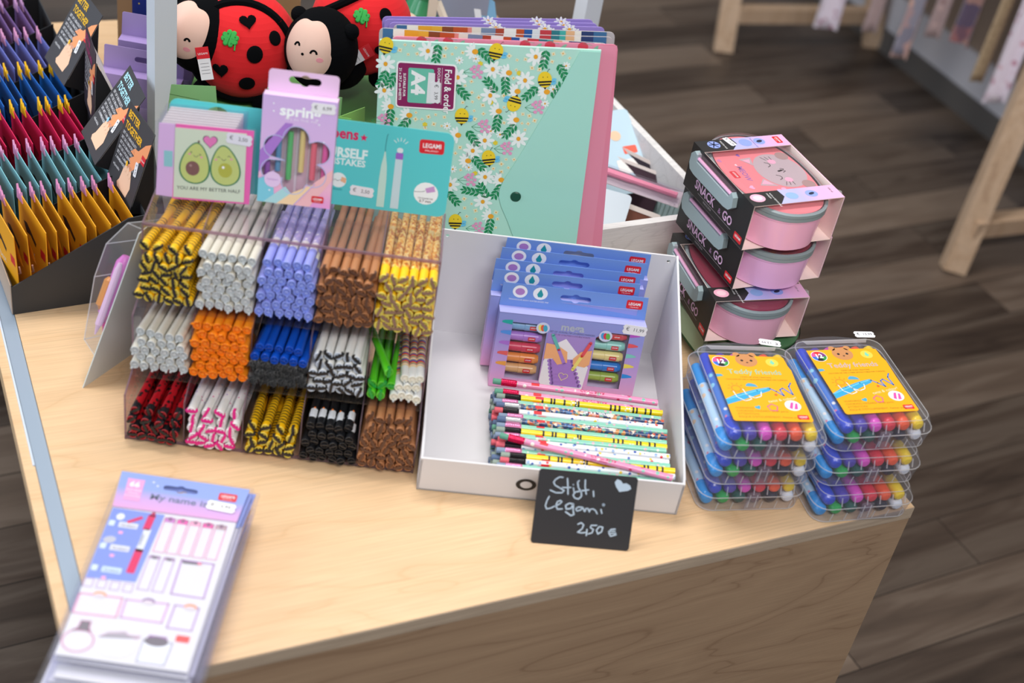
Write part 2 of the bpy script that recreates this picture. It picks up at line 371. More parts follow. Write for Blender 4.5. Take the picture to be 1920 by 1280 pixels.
D = dict(  # body segments, cap end colour, band colour, style, band shape
 bee=(beeseg, mt('#e6cf55', .4), DRK, 'band'), white=([(-.148, -.06, GLS), (-.06, 0, CREAM)], CAPG, CAPG, 'nub'), ivory=([(-.148, 0, CREAM)], CAPG, CAPG, 'nub'),
 lavender=([(-.148, -.048, LAVP), (-.048, -.034, PWH), (-.034, 0, LAV)], mt('#8b9ce4', .3), mt('#7f90de', .3), 'nub'),
 brown=([(-.148, 0, BRN)], BRNE, BRND, 'band'), giraffe=([(-.148, -.022, GIR), (-.022, 0, GIRY)], mt('#e6d76a', .4), GIRD, 'band'),
 fox=([(-.148, -.05, GLS), (-.05, -.0440, ORG), (-.044, -.043, DRK), (-.043, 0, ORG)], mt('#ef8418', .4), ORG, 'ears'),
 blue=([(-.148, 0, BLU)], BLU, mt('#0b3f9c', .4), 'plain'), fluffy=([(-.148, -.012, BLK2), (-.012, 0, FLUF)], FLUF, FLUF, 'fluff'),
 zebra=([(-.148, 0, PWH)], mt('#c9d2df', .35), BLK2, 'band'), green=([(-.148, 0, GRN)], mt('#63c93a', .35), GRND, 'band'), stripe=(sseg, mt('#e6e3d6', .3), CAPG, 'nub'),
 ladybird=([(-.148, -.010, LADY), (-.010, 0, BLK2)], REDD, BLK2, 'band'), unicorn=([(-.148, -.024, CONF), (-.024, 0, PWH)], mt('#f2f2f4', .3), MAG, 'band'),
 penguin=([(-.148, 0, BLK2)], BLK2, mt('#26262a', .3), 'plain'))
def make_pen(kind, nm, label, cat='pen'):
    seg, endm, bandm, style = D[kind]; m = MB(); mats = []; prof = []
    rad = lambda z: .0038 if z < -.146 else (.0043 if z < -.045 else .0047)
    for a, b, mm in seg: prof.append((rad(a), a)); mats.append(mm)
    prof.append((.0047, -.0006)); mats[-1] = seg[-1][2]
    prof.insert(0, (.0001, -.1485)); mats.insert(0, seg[0][2])
    for r_, z in ((.0044, 0), (.0037, 0), (.0034, -.0018), (.0020, -.0018), (.0018, -.0004), (.0001, -.0003)): prof.append((r_, z)); mats.append(endm)
    m.lathe(prof, 14, mats)
    t = m.build(nm); tag(t, label, cat)
    b = MB()
    if style == 'band':
        b.box(-.0053, .0053, -.0015, .0015, -.0048, .0007, bandm)
        for s_ in (-1, 1): b.sphere((s_*.0055, 0, -.0016), (.0012, .0013, .0022), bandm, 8, 6)
        b.build('headband', t)
    elif style == 'nub':
        b.box(-.0011, .0011, .0032, .0058, -.012, -.0002, bandm); b.sphere((0, .0052, 0), (.0013, .0013, .0012), bandm, 8, 6); b.build('pocket_clip', t)
    elif style == 'ears':
        for s_ in (-1, 1): b.lathe([(.0001, .0035), (.0016, -.0004), (.0014, -.004), (.0001, -.005)], 6, bandm, Matrix.Translation((s_*.0036, .0034, 0)) @ Matrix.Rotation(R(-30*s_), 4, 'Z') @ Matrix.Rotation(R(-35), 4, 'X'))
        b.build('ears', t)
    elif style == 'fluff':
        rg = random.Random(3)
        for i in range(34):
            a, q = rg.uniform(0, 6.28), rg.uniform(0, .0046); d = Vector((math.cos(a)*q, math.sin(a)*q, 0)); e = d*1.4 + Vector((rg.uniform(-.001, .001), rg.uniform(-.001, .001), rg.uniform(.0012, .003)))
            b.tube([d - Vector((0, 0, .004)), e], [.0009, .0003], FLUF, 4)
        b.build('fluffy_tuft', t)
    else:
        b.box(-.0042, .0042, -.0007, .0007, -.001, .0006, bandm); b.build('end_ridge', t)
    return t
dip = R(5)
def penM(x, y, z, ax, el, spin):
    d = Vector((math.sin(ax), -math.cos(ax)*math.cos(el), math.sin(el))); q = d.to_track_quat('Z', 'Y').to_matrix().to_4x4()
    return DF @ Matrix.Translation((x, y, z)) @ q @ Matrix.Rotation(spin, 4, 'Z')
Y0 = (-.009, .020, .044); Z0 = lambda t: .0085 + .0717*t
CW = DW/5
proto = {}
names = dict(bee='bee_pen', white='seal_pen', ivory='ivory_pen', lavender='lavender_pen', brown='brown_animal_pen', giraffe='giraffe_pen', fox='fox_pen', blue='blue_pen', fluffy='fluffy_top_pen', zebra='panda_pen', green='green_pen', stripe='rainbow_stripe_pen', ladybird='ladybird_pen', unicorn='unicorn_pen', penguin='penguin_pen')
def fill(tier, col, plan, seed, lean=0):
    """plan: list of rows from the bottom, each (kind, count, label, group)"""
    rg = random.Random(seed); nrow = len(plan)
    for k, (kind, cnt, label, group) in enumerate(plan):
        usable = CW - .0105
        for i in range(cnt):
            sp = .0100 if cnt >= 5 else .0102*5/max(1, cnt-.5); x = CW*col + CW/2 + (i - (cnt-1)/2)*sp + (.0012 if k % 2 else -.0012)*(cnt < 6) + rg.uniform(-.0006, .0006)
            if kind == 'green': x = CW*col + .007 + i*.0098
            top = k >= nrow - 1
            z = Z0(tier) + .0050 + k*.0085 + rg.uniform(-.0006, .0006); y = Y0[tier] + k*.0018 + rg.uniform(-.0022, .0022) + (.004 if top else 0)
            ax = rg.uniform(-.018, .018) - (.09 if k >= nrow-2 else .012)*lean
            spin = rg.uniform(0, 6.28) if kind in ('zebra', 'brown', 'giraffe', 'bee', 'unicorn', 'ladybird', 'green') else (math.pi + rg.uniform(-.6, .6) if kind in ('white', 'ivory', 'lavender', 'stripe') else rg.uniform(-.5, .5))
            M = penM(x, y, z, ax, dip + rg.uniform(-.01, .01), spin)
            if kind not in proto: proto[kind] = make_pen(kind, names[kind], label); o = proto[kind]; o.matrix_world = M; o['label'] = label; o['group'] = group
            else: o = dup(proto[kind], M, label, group)
def G(kind, counts, label, group): return [(kind, c, label, group) for c in counts]
T_, M_, B_ = 'top tier', 'middle tier', 'bottom tier'
fill(2, 0, G('bee', (6, 5, 5, 5, 5, 5, 4), 'yellow and black striped bee pen in the top tier of the display', 'bee pens in the top tier'), 1, 1.6)
fill(2, 1, G('ivory', (6, 5, 6, 5, 6, 5, 6), 'ivory barrelled pen with clear cap end in the top tier', 'ivory pens in the top tier'), 2, .8)
fill(2, 2, G('lavender', (6, 5, 6, 5, 6, 5, 5), 'lavender blue erasable pen in the top tier between ivory and brown pens', 'lavender pens in the top tier'), 3, .6)
fill(2, 3, G('brown', (6, 5, 6, 5, 6, 5, 6), 'caramel brown pen with dark ear band in the top tier beside giraffe pens', 'brown pens in the top tier'), 4, .5)
fill(2, 4, G('giraffe', (6, 5, 6, 5, 6, 5, 6), 'yellow and orange giraffe print pen in the top right compartment', 'giraffe pens in the top tier'), 5, .2)
fill(1, 0, G('white', (6, 5, 6, 5, 5), 'white pen with clear barrel in the leftmost middle compartment', 'white pens in the middle tier'), 6, 1.2)
fill(1, 1, G('fox', (6, 5, 6, 5, 6, 5, 6), 'bright orange fox pen with pointed ears in the middle tier', 'orange fox pens in the middle tier'), 7, .5)
fill(1, 2, G('fluffy', (6, 5, 6), 'black pen with fluffy black top under the blue pens', 'fluffy black pens in the middle tier') + G('blue', (6, 5), 'royal blue pen lying over the fluffy black pens', 'blue pens in the middle tier'), 8, .8)
fill(1, 3, G('zebra', (6, 5, 6, 5, 5), 'white pen with black ear band in the middle tier below brown pens', 'white and black panda pens'), 9, .5)
fill(1, 4, [('green', 2, 'bright green pen with dark green band in the middle tier', 'green pens'), ('green', 3, 'bright green pen with dark green band in the middle tier', 'green pens')], 10, .3)
for i, (x, z, y, ax) in enumerate(((.275, .012, .0, 0), (.283, .014, .001, 0), (.291, .014, .0, .02), (.299, .013, -.002, 0), (.279, .022, .004, .04), (.288, .023, .004, .02), (.297, .024, .004, 0), (.284, .032, .008, .05), (.292, .033, .006, .03), (.2995, .034, .007, .02))):
    M = penM(x, Y0[1] + y, Z0(1) + z - .007, ax, dip, math.pi); L = ('rainbow striped pen with white end in the middle right compartment', 'rainbow striped pens')
    if 'stripe' not in proto: proto['stripe'] = make_pen('stripe', names['stripe'], L[0]); proto['stripe'].matrix_world = M; proto['stripe']['group'] = L[1]
    else: dup(proto['stripe'], M, *L)
dup(proto['green'], penM(.267, .026, Z0(1)+.032, .30, dip, 1.5), 'bright green pen lying slanted on top of the green ones in the middle tier', 'green pens')
fill(0, 0, G('ladybird', (5, 5, 4, 4), 'red pen with black ladybird spots in the bottom left compartment', 'ladybird pens'), 11, .8)
fill(0, 1, G('unicorn', (5, 5, 5, 4, 4), 'white confetti pen with bright pink band in the bottom tier', 'unicorn pens'), 12, 1)
fill(0, 2, G('bee', (5, 5, 4, 4), 'yellow and black striped bee pen in the bottom tier', 'bee pens in the bottom tier'), 13, .6)
fill(0, 3, G('penguin', (6, 5, 6, 5, 5), 'black penguin pen in the bottom tier beside the brown pens', 'black penguin pens'), 14, .4)
fill(0, 4, G('brown', (6, 6, 5, 6, 5, 5, 5), 'caramel brown pen with dark ear band in the bottom right compartment', 'brown pens in the bottom tier'), 15, .3)
for i, o in enumerate([o for o in COL.objects if o.get('group') == 'black penguin pens'][-6:]):          # white bellies of the uppermost penguin pens
    m = MB(); m.lathe([(.0001, -.008), (.0042, -.012), (.00445, -.018), (.0042, -.026), (.0001, -.029)], 10, mt('#e8ecf2', .4), Matrix.Translation((0, .0009, 0))); m.sphere((0, .0044, -.027), (.0012, .0012, .0016), mt('#ee7f1e'), 8, 6)
    m.build('white_belly', o)
# ---------------------------------------------------------------- turquoise header card behind the pens
TQ = mt('#58cacf', .4)
HM = FR((-.3937, -.1088, .9090), 6, 12, .57)
m = MB(); out = [(p[0], p[1]) for p in rr(0, .2965, -.094, 0, .009, 5)]
m.prism(out, -.0012, 0, TQ, [oval(.0499, -.0157, .0135, .0125)])
k = 1e-3; z1, z2, z3 = .0002, .0004, .0006
m.text('erasable pens', .1965, -.0197, .0165, z1, mt('#d3145f'), 'r', 0, .9, .03)
m.flat(star(.2022, -.0165, .0042), z1, mt('#d3145f'))
m.text('EXPRESS YOURSELF', .2078, -.0400, .0142, z1, mt('#dff3f4'), 'r', 0, .9, .04); m.text('NO MISTAKES', .2065, -.0486, .0098, z1, mt('#dff3f4'), 'r', 0, .95, .03)
logo(m, .2738, -.0172, .0262, z1, 2)
m.ell(.2733, -.0693, .0131, .0125, z1, mt('#f0f5f7')); m.ell(.1797, -.0661, .0085, .0083, z1, mt('#e8eef0'))
m.text('TIP DIAMETER', .2733, -.0758, .0026, z2, INK, 'c'); m.text('0.7 mm', .2733, -.0793, .0042, z2, INK, 'c', bold=.01)
m.flat([(.272, -.0635), (.281, -.060), (.283, -.066), (.274, -.0685)], z2, mt('#c79ad0')); m.stroke([(.2605, -.0685), (.266, -.068), (.270, -.0675), (.272, -.066)], .0004, z2, INK)
m.flat([(.183, -.062), (.188, -.0635), (.1875, -.069), (.182, -.067)], z2, mt('#e7b48e')); m.stroke([(.173, -.067), (.176, -.0655), (.179, -.067), (.182, -.0655)], .0004, z2, INK)
m.text('ERASES', .1797, -.0775, .003, z1, mt('#0f8f9b'), 'c')
m.flat([(.2220, -.0905), (.2222, -.058), (.2230, -.044), (.2246, -.034), (.2252, -.0285), (.2264, -.0285), (.2272, -.034), (.2290, -.044), (.2300, -.058), (.2302, -.0905)], z1, mt('#bfe0d6')); m.stroke([(.2258, -.0285), (.2256, -.022), (.2262, -.012), (.2270, -.009)], .0006, z1, mt('#2d6f78'))
m.flat([(.2368, -.0905), (.2372, -.035), (.2450, -.035), (.2456, -.0905)], z1, mt('#c3dbe3')); m.flat(rr(.2372, .2450, -.0350, -.0280, .001), z2, mt('#9a62c8')); m.flat(rr(.2378, .2444, -.0280, -.0225, .0025), z1, mt('#dbe8ea'))
for a in (-50, -25, 0, 25, 50): m.stroke([(.2411 + .006*math.sin(R(a)), -.021 + .006*math.cos(R(a))), (.2411 + .0095*math.sin(R(a)), -.021 + .0095*math.cos(R(a)))], .0008, z1, mt('#dff3f4'))
hd = m.build('display_header_card', M=HM); tag(hd, 'turquoise header card with pen drawings standing behind the avocado card', 'header card')
price('price', hd, .2054, -.0757, .026, '2,50', .0006, -3)

# ---------------------------------------------------------------- avocado greeting cards in cellophane
AM = FR((-.3933, -.1385, .8968), 6, 14, 2.68)
for i in range(7):
    dz = -.0036 - i*.0033; AMi = AM @ Matrix.Translation((-.004 + .0008*i, -.0005 + .0018*i, dz)) @ Matrix.Rotation(R(-.8), 4, 'Z')
    e = thing('greeting_card', 'pale wrapped greeting card behind the avocado card on the pen display', 'greeting card', AMi, 'wrapped cards behind the avocado card')
    m = MB(); m.box(.004, .079, -.077, .0, -.0009, .0009, mt('#efe6dc', .6)); m.build('envelope', e)
    m = MB(); m.box(0, .084, -.079, .003, -.0014, .0014, FILM); m.build('cellophane_sleeve', e)
av = thing('avocado_greeting_card', 'square greeting card with two smiling avocados and pink envelope', 'greeting card', AM)
m = MB(); m.prism([(.0150, -.001), (.0943, -.0012), (.0912, -.0803), (.0118, -.0812)], -.0012, 0, mt('#ee5fae', .5)); m.build('envelope', av)
m = MB(); m.prism([(-.002, -.0015), (.0142, -.0015), (.0118, -.0795), (-.0052, -.0785)], -.0012, -.0002, mt('#dcb4e2', .5)); m.box(.003, .0118, -.047, -.030, -.0002, 0, mt('#8cc8cc')); m.build('lilac_flap', av)
m = MB(); m.prism([(.0144, -.0045), (.0870, -.0045), (.0857, -.0785), (.0128, -.0790)], .0001, .0006, mt('#d4e0c6', .5))
z = .0008
def avo(cx, cy, w, h, rot, pitc, pc):
    pts = []
    for i in range(36):
        t = 2*math.pi*i/36; r_ = 1 - .18*max(0, math.cos(t))**1.5; pts.append((w/2*math.sin(t)*(1 - .30*math.cos(t)) , h/2*math.cos(t)))
    m.flat(rot2(pts, cx, cy, rot), z, mt('#2f7d4f')); m.flat(rot2([(a*.90, b*.94) for a, b in pts], cx, cy, rot), z+.0001, mt('#c3cf74'))
    m.ell(pitc[0], pitc[1], .0072, .0078, z+.0002, mt(pc)); m.ell(pitc[0]-.002, pitc[1]+.003, .0014, .0014, z+.0003, mt('#ffffff' if pc != '#7b4f4a' else '#a8827c'))
avo(.0350, -.0405, .0305, .0450, -6, (.0325, -.0462), '#7b4f4a'); avo(.0655, -.0405, .0305, .0440, 6, (.0659, -.0454), '#b3b53a')
m.flat(rr(.0375, .0395, -.0185, -.0160, .0004), z, mt('#6b4a3e'))
for ex, ey in ((.0313, -.0290), (.0403, -.0310)): m.stroke([(ex-.0012, ey+.0008), (ex+.0006, ey), (ex-.0012, ey-.0008)], .0005, z+.0002, INK)
for ex, ey in ((.0590, -.0320), (.0697, -.0305)): m.stroke([(ex-.0016, ey-.0005), (ex, ey+.0010), (ex+.0016, ey-.0005)], .0005, z+.0002, INK)
for ex, ey in ((.0357, -.0325), (.0642, -.0338)): m.stroke([(ex-.0022, ey+.0006), (ex-.001, ey-.0010), (ex+.001, ey-.0010), (ex+.0022, ey+.0006)], .0005, z+.0002, INK)
for ex, ey in ((.0292, -.0310), (.0415, -.0336), (.0563, -.0346), (.0720, -.0330)): m.ell(ex, ey, .0014, .0009, z+.0002, mt('#e98fae'))
m.flat(heart(.0501, -.0158, .0155, 0), z, INK); m.flat(heart(.0501, -.0158, .0138, 0), z+.0001, mt('#e879b8'))
m.text('YOU ARE MY BETTER HALF', .0165, -.0700, .0054, z, mt('#3a3f3c'), 'l', 1, 1.0)
m.build('card_front', av)
price('price', av, .0795, -.0110, .0270, '2,50', .0013, -5)
m = MB(); m.box(-.0064, .0965, -.0805, .0008, -.0016, .0019, FILM); m.build('cellophane_sleeve', av)

# ---------------------------------------------------------------- spring highlighter box
SMx = FR((-.2914, -.1209, .9657), 5.8, 12, 1.01)
sp = thing('spring_pen_box', 'lilac spring pen box with flower window and hanging tab', 'pen box', SMx)
LIL = mt('#c9addf', .45); PINKL = mt('#e4c3e4', .45)
fl = []
for cx, cy, r_ in ((.034, -.066, .0135), (.057, -.078, .0125), (.0545, -.103, .0125), (.034, -.113, .0125), (.0118, -.1015, .0118), (.0135, -.076, .0120)): fl.append((cx, cy, r_))
cxf, cyf = .0345, -.0905; flo = []
for i in range(90):
    a = 2*math.pi*i/90; dx, dy = math.cos(a), math.sin(a); best = .010
    for cx, cy, r_ in fl:
        px, py = cx-cxf, cy-cyf; b = px*dx+py*dy; d = b*b-(px*px+py*py)+r_*r_
        if d > 0: best = max(best, b+math.sqrt(d))
    flo.append((cxf+dx*best, cyf+dy*best))
x0, x1, yt, yb = -.0022, .0735, -.0226, -.1375
m = MB()
SPG = proc('spring_box_print', grad([(0, '#e79bd6'), (.18, '#f0b6cf'), (.42, '#dcb8e6'), (1, '#cfb3e8')], 'Y', -.1375, -.02), .4)
m.prism([(x0, yb), (x1, yb), (x1, yt), (x0, yt)], -.0006, 0, SPG, [flo])
m.box(x0, x0+.0006, yb, yt, -.0155, -.0006, mt('#e3cdec', .4)); m.box(x1-.0006, x1, yb, yt, -.0155, -.0006, mt('#d2a0c8', .4)); m.box(x0, x1, yb, yb+.0006, -.0155, -.0006, PINKL); m.box(x0, x1, yb, yt, -.0161, -.0155, mt('#f8f4fa', .4))
m.box(x0, x1, yt-.0006, yt, -.0155, -.0006, PINKL)
g2 = .00015
m.flat([(x0, -.082), (.022, -.050), (.030, -.050), (x0, -.106)], g2, mt('#a878cf')); m.flat([(x0, -.1375), (x0, -.112), (.012, -.103), (.016, -.1375)][::-1], g2, mt('#7cc8dc'))
m.flat([(.004, -.1375), (.018, -.1375), (.032, -.125), (.026, -.118)], g2*2, mt('#a9d6da')); m.flat([(.018, -.1375), (.036, -.1375), (.056, -.112), (.048, -.116), (.032, -.125)], g2*2, mt('#f2d2a6')); m.flat([(.036, -.1375), (.052, -.1375), (.0735, -.106), (.0735, -.094), (.056, -.110)], g2, mt('#f0b9bd'))
m.stroke([(x0+.001, -.112), (.014, -.102)], .0011, g2*3, LIL); m.stroke([(.036, -.137), (.056, -.112)], .0010, g2*3, LIL)
for i in range(len(flo)): m.stroke([flo[i], flo[(i+1) % len(flo)]], .0009, g2*2.5, mt('#b9bfe6'), cap=False)
m.text('spring', .0155, -.0420, .0150, g2*2, mt('#f7fbff'), 'l', 0, 1.15, .035); m.text("IT'S IN THE AIR", .021, -.0470, .0040, g2*2, mt('#ece4f6'), 'l', 0, 1.25)
m.ell(.0126, -.1119, .0086, .0086, g2*4, mt('#e2c6ea')); m.text('highlighters', .0126, -.1125, .0026, g2*5, mt('#b993cc'), 'c')
logo(m, .0600, -.1285, .0125, g2*3)
for sx_, sy_ in ((.009, -.031), (.0095, -.039), (.056, -.048), (.062, -.066), (.010, -.124)): m.flat(star(sx_, sy_, .0014, 4), g2*2, mt('#f2f6ff'))
m.build('carton', sp)
m = MB(); m.prism(rr(.0005, .0720, -.0235, .0, .004, 4), -.0010, -.0004, PINKL, [euro(.0375, -.0090, .033, .0075, 0)], M=Matrix.Translation((0, 0, -.0150))); m.build('hanging_tab', sp)
m = MB(); m.flat([(x0+.001, yb+.001), (x1-.001, yb+.001), (x1-.001, yt-.001), (x0+.001, yt-.001)], -.0012, WIN); m.build('window', sp)
price('price', sp, .0592, -.0305, .0256, '6,99', .0006)
for i, (x, h, c_, y0_, y1_) in enumerate(((.0065, 'purple', '#9b4fc4', -.129, -.034), (.0170, 'blue', '#4fa6cf', -.1045, -.060), (.0285, 'green', '#4fd66e', -.1125, -.061), (.0410, 'yellow', '#eee889', -.1030, -.058), (.0530, 'coral', '#f4707f', -.1100, -.069), (.0650, 'pink', '#f05fb0', -.118, -.067))):
    o = thing('slim_highlighter', f'slim {h} highlighter behind the flower window of the lilac box', 'highlighter', SMx @ Matrix.Translation((x, -.082, -.0078)))
    RX = Matrix.Rotation(R(-90), 4, 'X')
    m = MB(); m.lathe([(.0001, -.052), (.0050, -.0515), (.0052, .03), (.0044, .034), (.0001, .0345)], 14, LIDC, RX); m.build('barrel', o)
    m = MB(); m.lathe([(.0001, y0_+.082), (.0030, y0_+.082), (.0030, y1_+.082), (.0001, y1_+.082)], 10, mt(c_, .3), Matrix.Translation((-.001, 0, 0)) @ RX); m.build('ink_tube', o)

# ---------------------------------------------------------------- document folders
FBASE = (-.2075, .0584, .9346)
def plain_folder(name, label, cat, tl, roll, w, col, group, extra=None):
    M = FR(tl, 5.78, 5, roll); m = MB(); m.prism(rr(0, w, -.325, 0, .006, 4), -.0016, 0, col)
    if extra: extra(m, w)
    o = m.build(name, M=M); tag(o, label, cat, group); return o
FM = FR(FBASE, 5.78, 5, 5.75)
fo = thing('document_folder', 'mint green folder printed with bees, daisies and leaves, flap closed', 'folder', FM)
MINT = mt('#b4e3d6', .4); MINTF = mt('#a8e0d4', .38); LEAF = mt('#0f8a55', .5); OR = mt('#f0a92a', .5); PK = mt('#e79cc6', .5)
m = MB(); m.prism([(0, 0), (-.013, -.325), (.2345, -.325), (.2474, 0)], -.004, 0, MINT)
z = .00015
def mm(l): return [(a*k, b*k) for a, b in l]
def inside(x, y): return y > -.245 and x > -.004
DA = mm([(53.8, -9.9), (6.5, -27.6), (5.1, -59.4), (127.2, -27.9), (125.6, -59.5), (121.6, -115.5), (108.2, -129.2), (88.0, -39.6), (174.6, -10.7), (164.2, -39.4), (160.5, -111.5), (123.9, -162.2), (122.4, -194.8), (83.0, -174.3)])
DS = mm([(107.6, -16.4), (89.2, -19.3), (139.0, -107.2), (209.4, -19.6), (196.5, -48.3), (128.2, -103.3), (188.5, -66.3), (104.2, -150.7), (85.6, -153.9), (77.5, -99.5)])
def daisy(x, y, r_, pet=8, cc=OR):
    a0 = (x*977) % 1*60
    for i in range(pet): a = a0 + 360/pet*i; m.ell(x + math.cos(R(a))*r_*.60, y + math.sin(R(a))*r_*.60, r_*.42, r_*.20, z*(2 + i % 2), mt('#eef6f6', .5), a, 10)
    m.ell(x, y, r_*.20, r_*.24, z*4, cc, n=10)
for p in DA: daisy(*p, .0115)
for p in DS: daisy(*p, .0050, 8)
for x, y in mm([(106.5, -8.1), (145.6, -31.2), (12.6, -78.7), (33.9, -88.4), (136.2, -78.2), (90.6, -110.4), (189.7, -51.9), (156.4, -53.0), (156.8, -87.9), (103.2, -142.3), (143.1, -165.0), (132.8, -213.8)]):
    for i, a in enumerate((95, 122, 150, 180, 210, 238, 265)): m.ell(x - .001 + math.cos(R(a))*.0062, y + math.sin(R(a))*.0062, .0048, .0017, z*(2 + i % 2), mt('#eef6f6', .5), a, 8)
    m.ell(x, y, .0036, .0032, z*4, OR, n=10)
def sprig(x, y, a, L=.020, n=4):
    pts = [(-L/2, 0), (L/2, 0)]; m.stroke(rot2(pts, x, y, a), .0005, z*2, LEAF, cap=False)
    for i in range(n):
        t = -L/2 + L*(i + .4)/n
        for s_ in (-1, 1):
            q = rot2([(t + .0018, s_*.0028)], x, y, a)[0]; m.flat(rot2([(-.0040, 0), (-.001, .0018), (.002, .0014), (.0040, .0003), (.001, -.0015), (-.002, -.0013)], q[0], q[1], a + s_*38), z*3, LEAF)
    q = rot2([(L/2 + .0015, 0)], x, y, a)[0]; m.flat(rot2([(-.0028, 0), (0, .0013), (.0030, 0), (0, -.0013)], q[0], q[1], a), z*3, LEAF)
for i, (x, y) in enumerate(mm([(64.0, -11.4), (117.4, -10.8), (3.9, -44.4), (14.5, -46.0), (11.6, -90.9), (28.5, -99.7), (92.1, -55.9), (126.7, -48.1), (142.2, -45.1), (106.6, -112.5), (134.9, -91.5), (184.8, -12.3), (205.8, -26.8), (171.9, -53.8), (150.4, -101.3), (114.5, -144.0), (86.1, -191.1), (123.1, -181.1), (139.5, -179.3), (131.8, -226.3), (108.6, -181.9), (201.5, -51)])):
    sprig(x, y, (262, 320, 245, 240, 262, 235, 315, 130, 275, 305, 262, 262, 300, 225, 230, 310, 310, 120, 240, 262, 170, 60)[i % 22])
YL = mt('#f2d22a', .5)
for i, (x, y, a) in enumerate(((.0072, -.0056, -12), (.130, -.0064, -10), (.0941, -.0862, 0), (.1865, -.0372, 5), (.1532, -.0681, 165), (.127, -.1371, 8), (.0906, -.2225, 0))):
    m.flat(rot2(oval(0, 0, .0080, .0098), x, y, a), z*5, YL)
    for yy, h_ in ((-.0028, .0011), (-.0062, .0010)):
        wd = .0080*math.sqrt(1 - (yy/.0098)**2); m.flat(rot2([(-wd, yy-h_), (wd*1.0, yy-h_*.6), (wd, yy+h_*1.2), (-wd, yy+h_)], x, y, a), z*6, BLK)
    m.flat(rot2([(-.0018, -.0092), (.0018, -.0092), (0, -.0122)], x, y, a), z*6, BLK)
    for q in rot2([(.0100, -.001), (.0098, -.0045)], x, y, a): m.ell(q[0], q[1], .0034, .0022, z*4, mt('#6cc6ee'), a + 20, 10)
    for q in rot2([(-.002, .003), (.003, .003)], x, y, a): m.ell(q[0], q[1], .0006, .0006, z*6, BLK, n=6)
    m.stroke(rot2([(.003, .009), (.005, .0125), (.0062, .012)], x, y, a), .0005, z*5, BLK)
for x, y in mm([(106.3, -32.0), (117.7, -98.1), (2.5, -96.1), (144.9, -124.4), (177.9, -71.2), (104.0, -166.6), (115.6, -230.7)]):
    for dx in (-4, -1, 2): m.stroke([(x-.012, y-.001), (x-.006, y+dx*.0015), (x, y+dx*.0018)], .0004, z*2, LEAF, cap=False)
    for i, (dx, dy) in enumerate(((0, 0), (4, 3), (4, -3), (0, 6), (0, -6), (8, 0), (5, 7), (7, -6), (-3, 3))): m.flat(star(x+dx*k, y+dy*k, .0026, 5, .7), z*(3 + i % 2), PK)
sm = [(28.1, -4.0), (37.8, -4.4), (22.5, -10.4), (31.8, -15.1), (41.8, -13.9), (73.6, -5.8), (84.9, -4.6), (92.7, -9.9), (72.3, -14.9), (81.0, -12.3), (104.6, -57.0), (112.7, -62.7), (105.6, -68.3), (94.6, -69.6), (117.7, -71.8), (108.0, -79.2), (118.7, -82.3), (108.9, -89.4), (64.1, -86.3), (74.2, -88.7), (55.8, -89.3), (41.4, -84.7), (19.0, -93.7), (62.2, -98.0), (71.3, -99.9), (52.3, -103.1), (41.1, -92.8), (48.4, -92.7), (142.8, -92.3), (93.2, -125.9), (96.6, -49.1), (103.7, -43.7), (144.9, -11.2), (154.0, -15.6), (163.3, -14.2), (171.2, -24.1), (153.6, -27.4), (151.0, -37.4), (141.3, -59.1), (142.0, -73.2), (163.9, -80.5), (171.5, -82.3), (163.5, -91.9), (170.6, -92.1), (177.9, -87.9), (167.5, -99.9), (194.2, -6.4), (204.9, -5.3), (212.7, -10.4), (193.3, -15.5), (179.7, -25.5), (147.5, -138.4), (156.7, -138.1), (142.2, -144.5), (150.6, -148.9), (133.0, -150.9), (142.6, -154.4), (94.8, -154.6), (88.1, -133.5), (100.2, -192.1), (109.2, -198.3), (101.1, -204.3), (114.2, -207.2), (114.6, -218.3), (104.0, -215.3), (138.8, -208.3), (139.2, -228.9), (140.8, -217.0)]
for i, (x, y) in enumerate(mm(sm)): r_ = .0026 + (i % 3)*.0006; m.flat(star(x, y, r_, 4, .62, i*17), z*2, mt('#e3e6c9', .5)); m.ell(x, y, r_*.25, r_*.25, z*3, OR, n=6)
for x, y in mm([(113, -22), (157, -31), (52, -99), (76, -112), (134, -118), (112, -158), (127, -68), (26, -63), (190, -92)]): m.flat(star(x, y, .0034, 6, .7), z*2, mt('#e6d23c'))
m.build('printed_front', fo)
m = MB(); m.prism([(.2470, -.001), (.2242, -.001), (.2069, -.0404), (.1867, -.0831), (.1641, -.1305), (.1455, -.1662), (.1415, -.177), (.1412, -.187), (.1447, -.1998), (.1529, -.2181), (.1602, -.2374), (.194, -.325), (.2345, -.325)], .0009, .0017, MINTF); m.build('flap', fo)
m = MB(); m.lathe([(.0001, 0), (.0063, 0), (.0063, .0010), (.0052, .0017), (.0001, .0017)], 20, mt('#0d4b39', .4), Matrix.Translation((.1611, -.1853, .0017))); m.build('snap_button', fo)
m = MB(); a = -1.2
m.prism(rot2(rr(-.034, .034, -.028, .028, .004), .0524, -.0517, a), .0009, .0011, mt('#f5f3f5')); PLUM = mt('#8a1c5c', .5)
m.flat(rot2(rr(-.0322, .0322, -.0262, .0262, .003), .0524, -.0517, a), .0012, PLUM); m.flat(rot2(rr(-.0205, .0085, -.021, .021, .002), .0524, -.0517, a), .0013, mt('#6cc2ac'))
m.text('Fold & order', .0738, -.0300, .0108, .0014, WHT, 'l', -91, .95, .02); m.text('DOCUMENT FOLDER', .0655, -.0290, .0042, .0014, WHT, 'l', -91, 1.05, .015); m.stroke([(.0705, -.029), (.0698, -.073)], .0003, .0014, WHT)
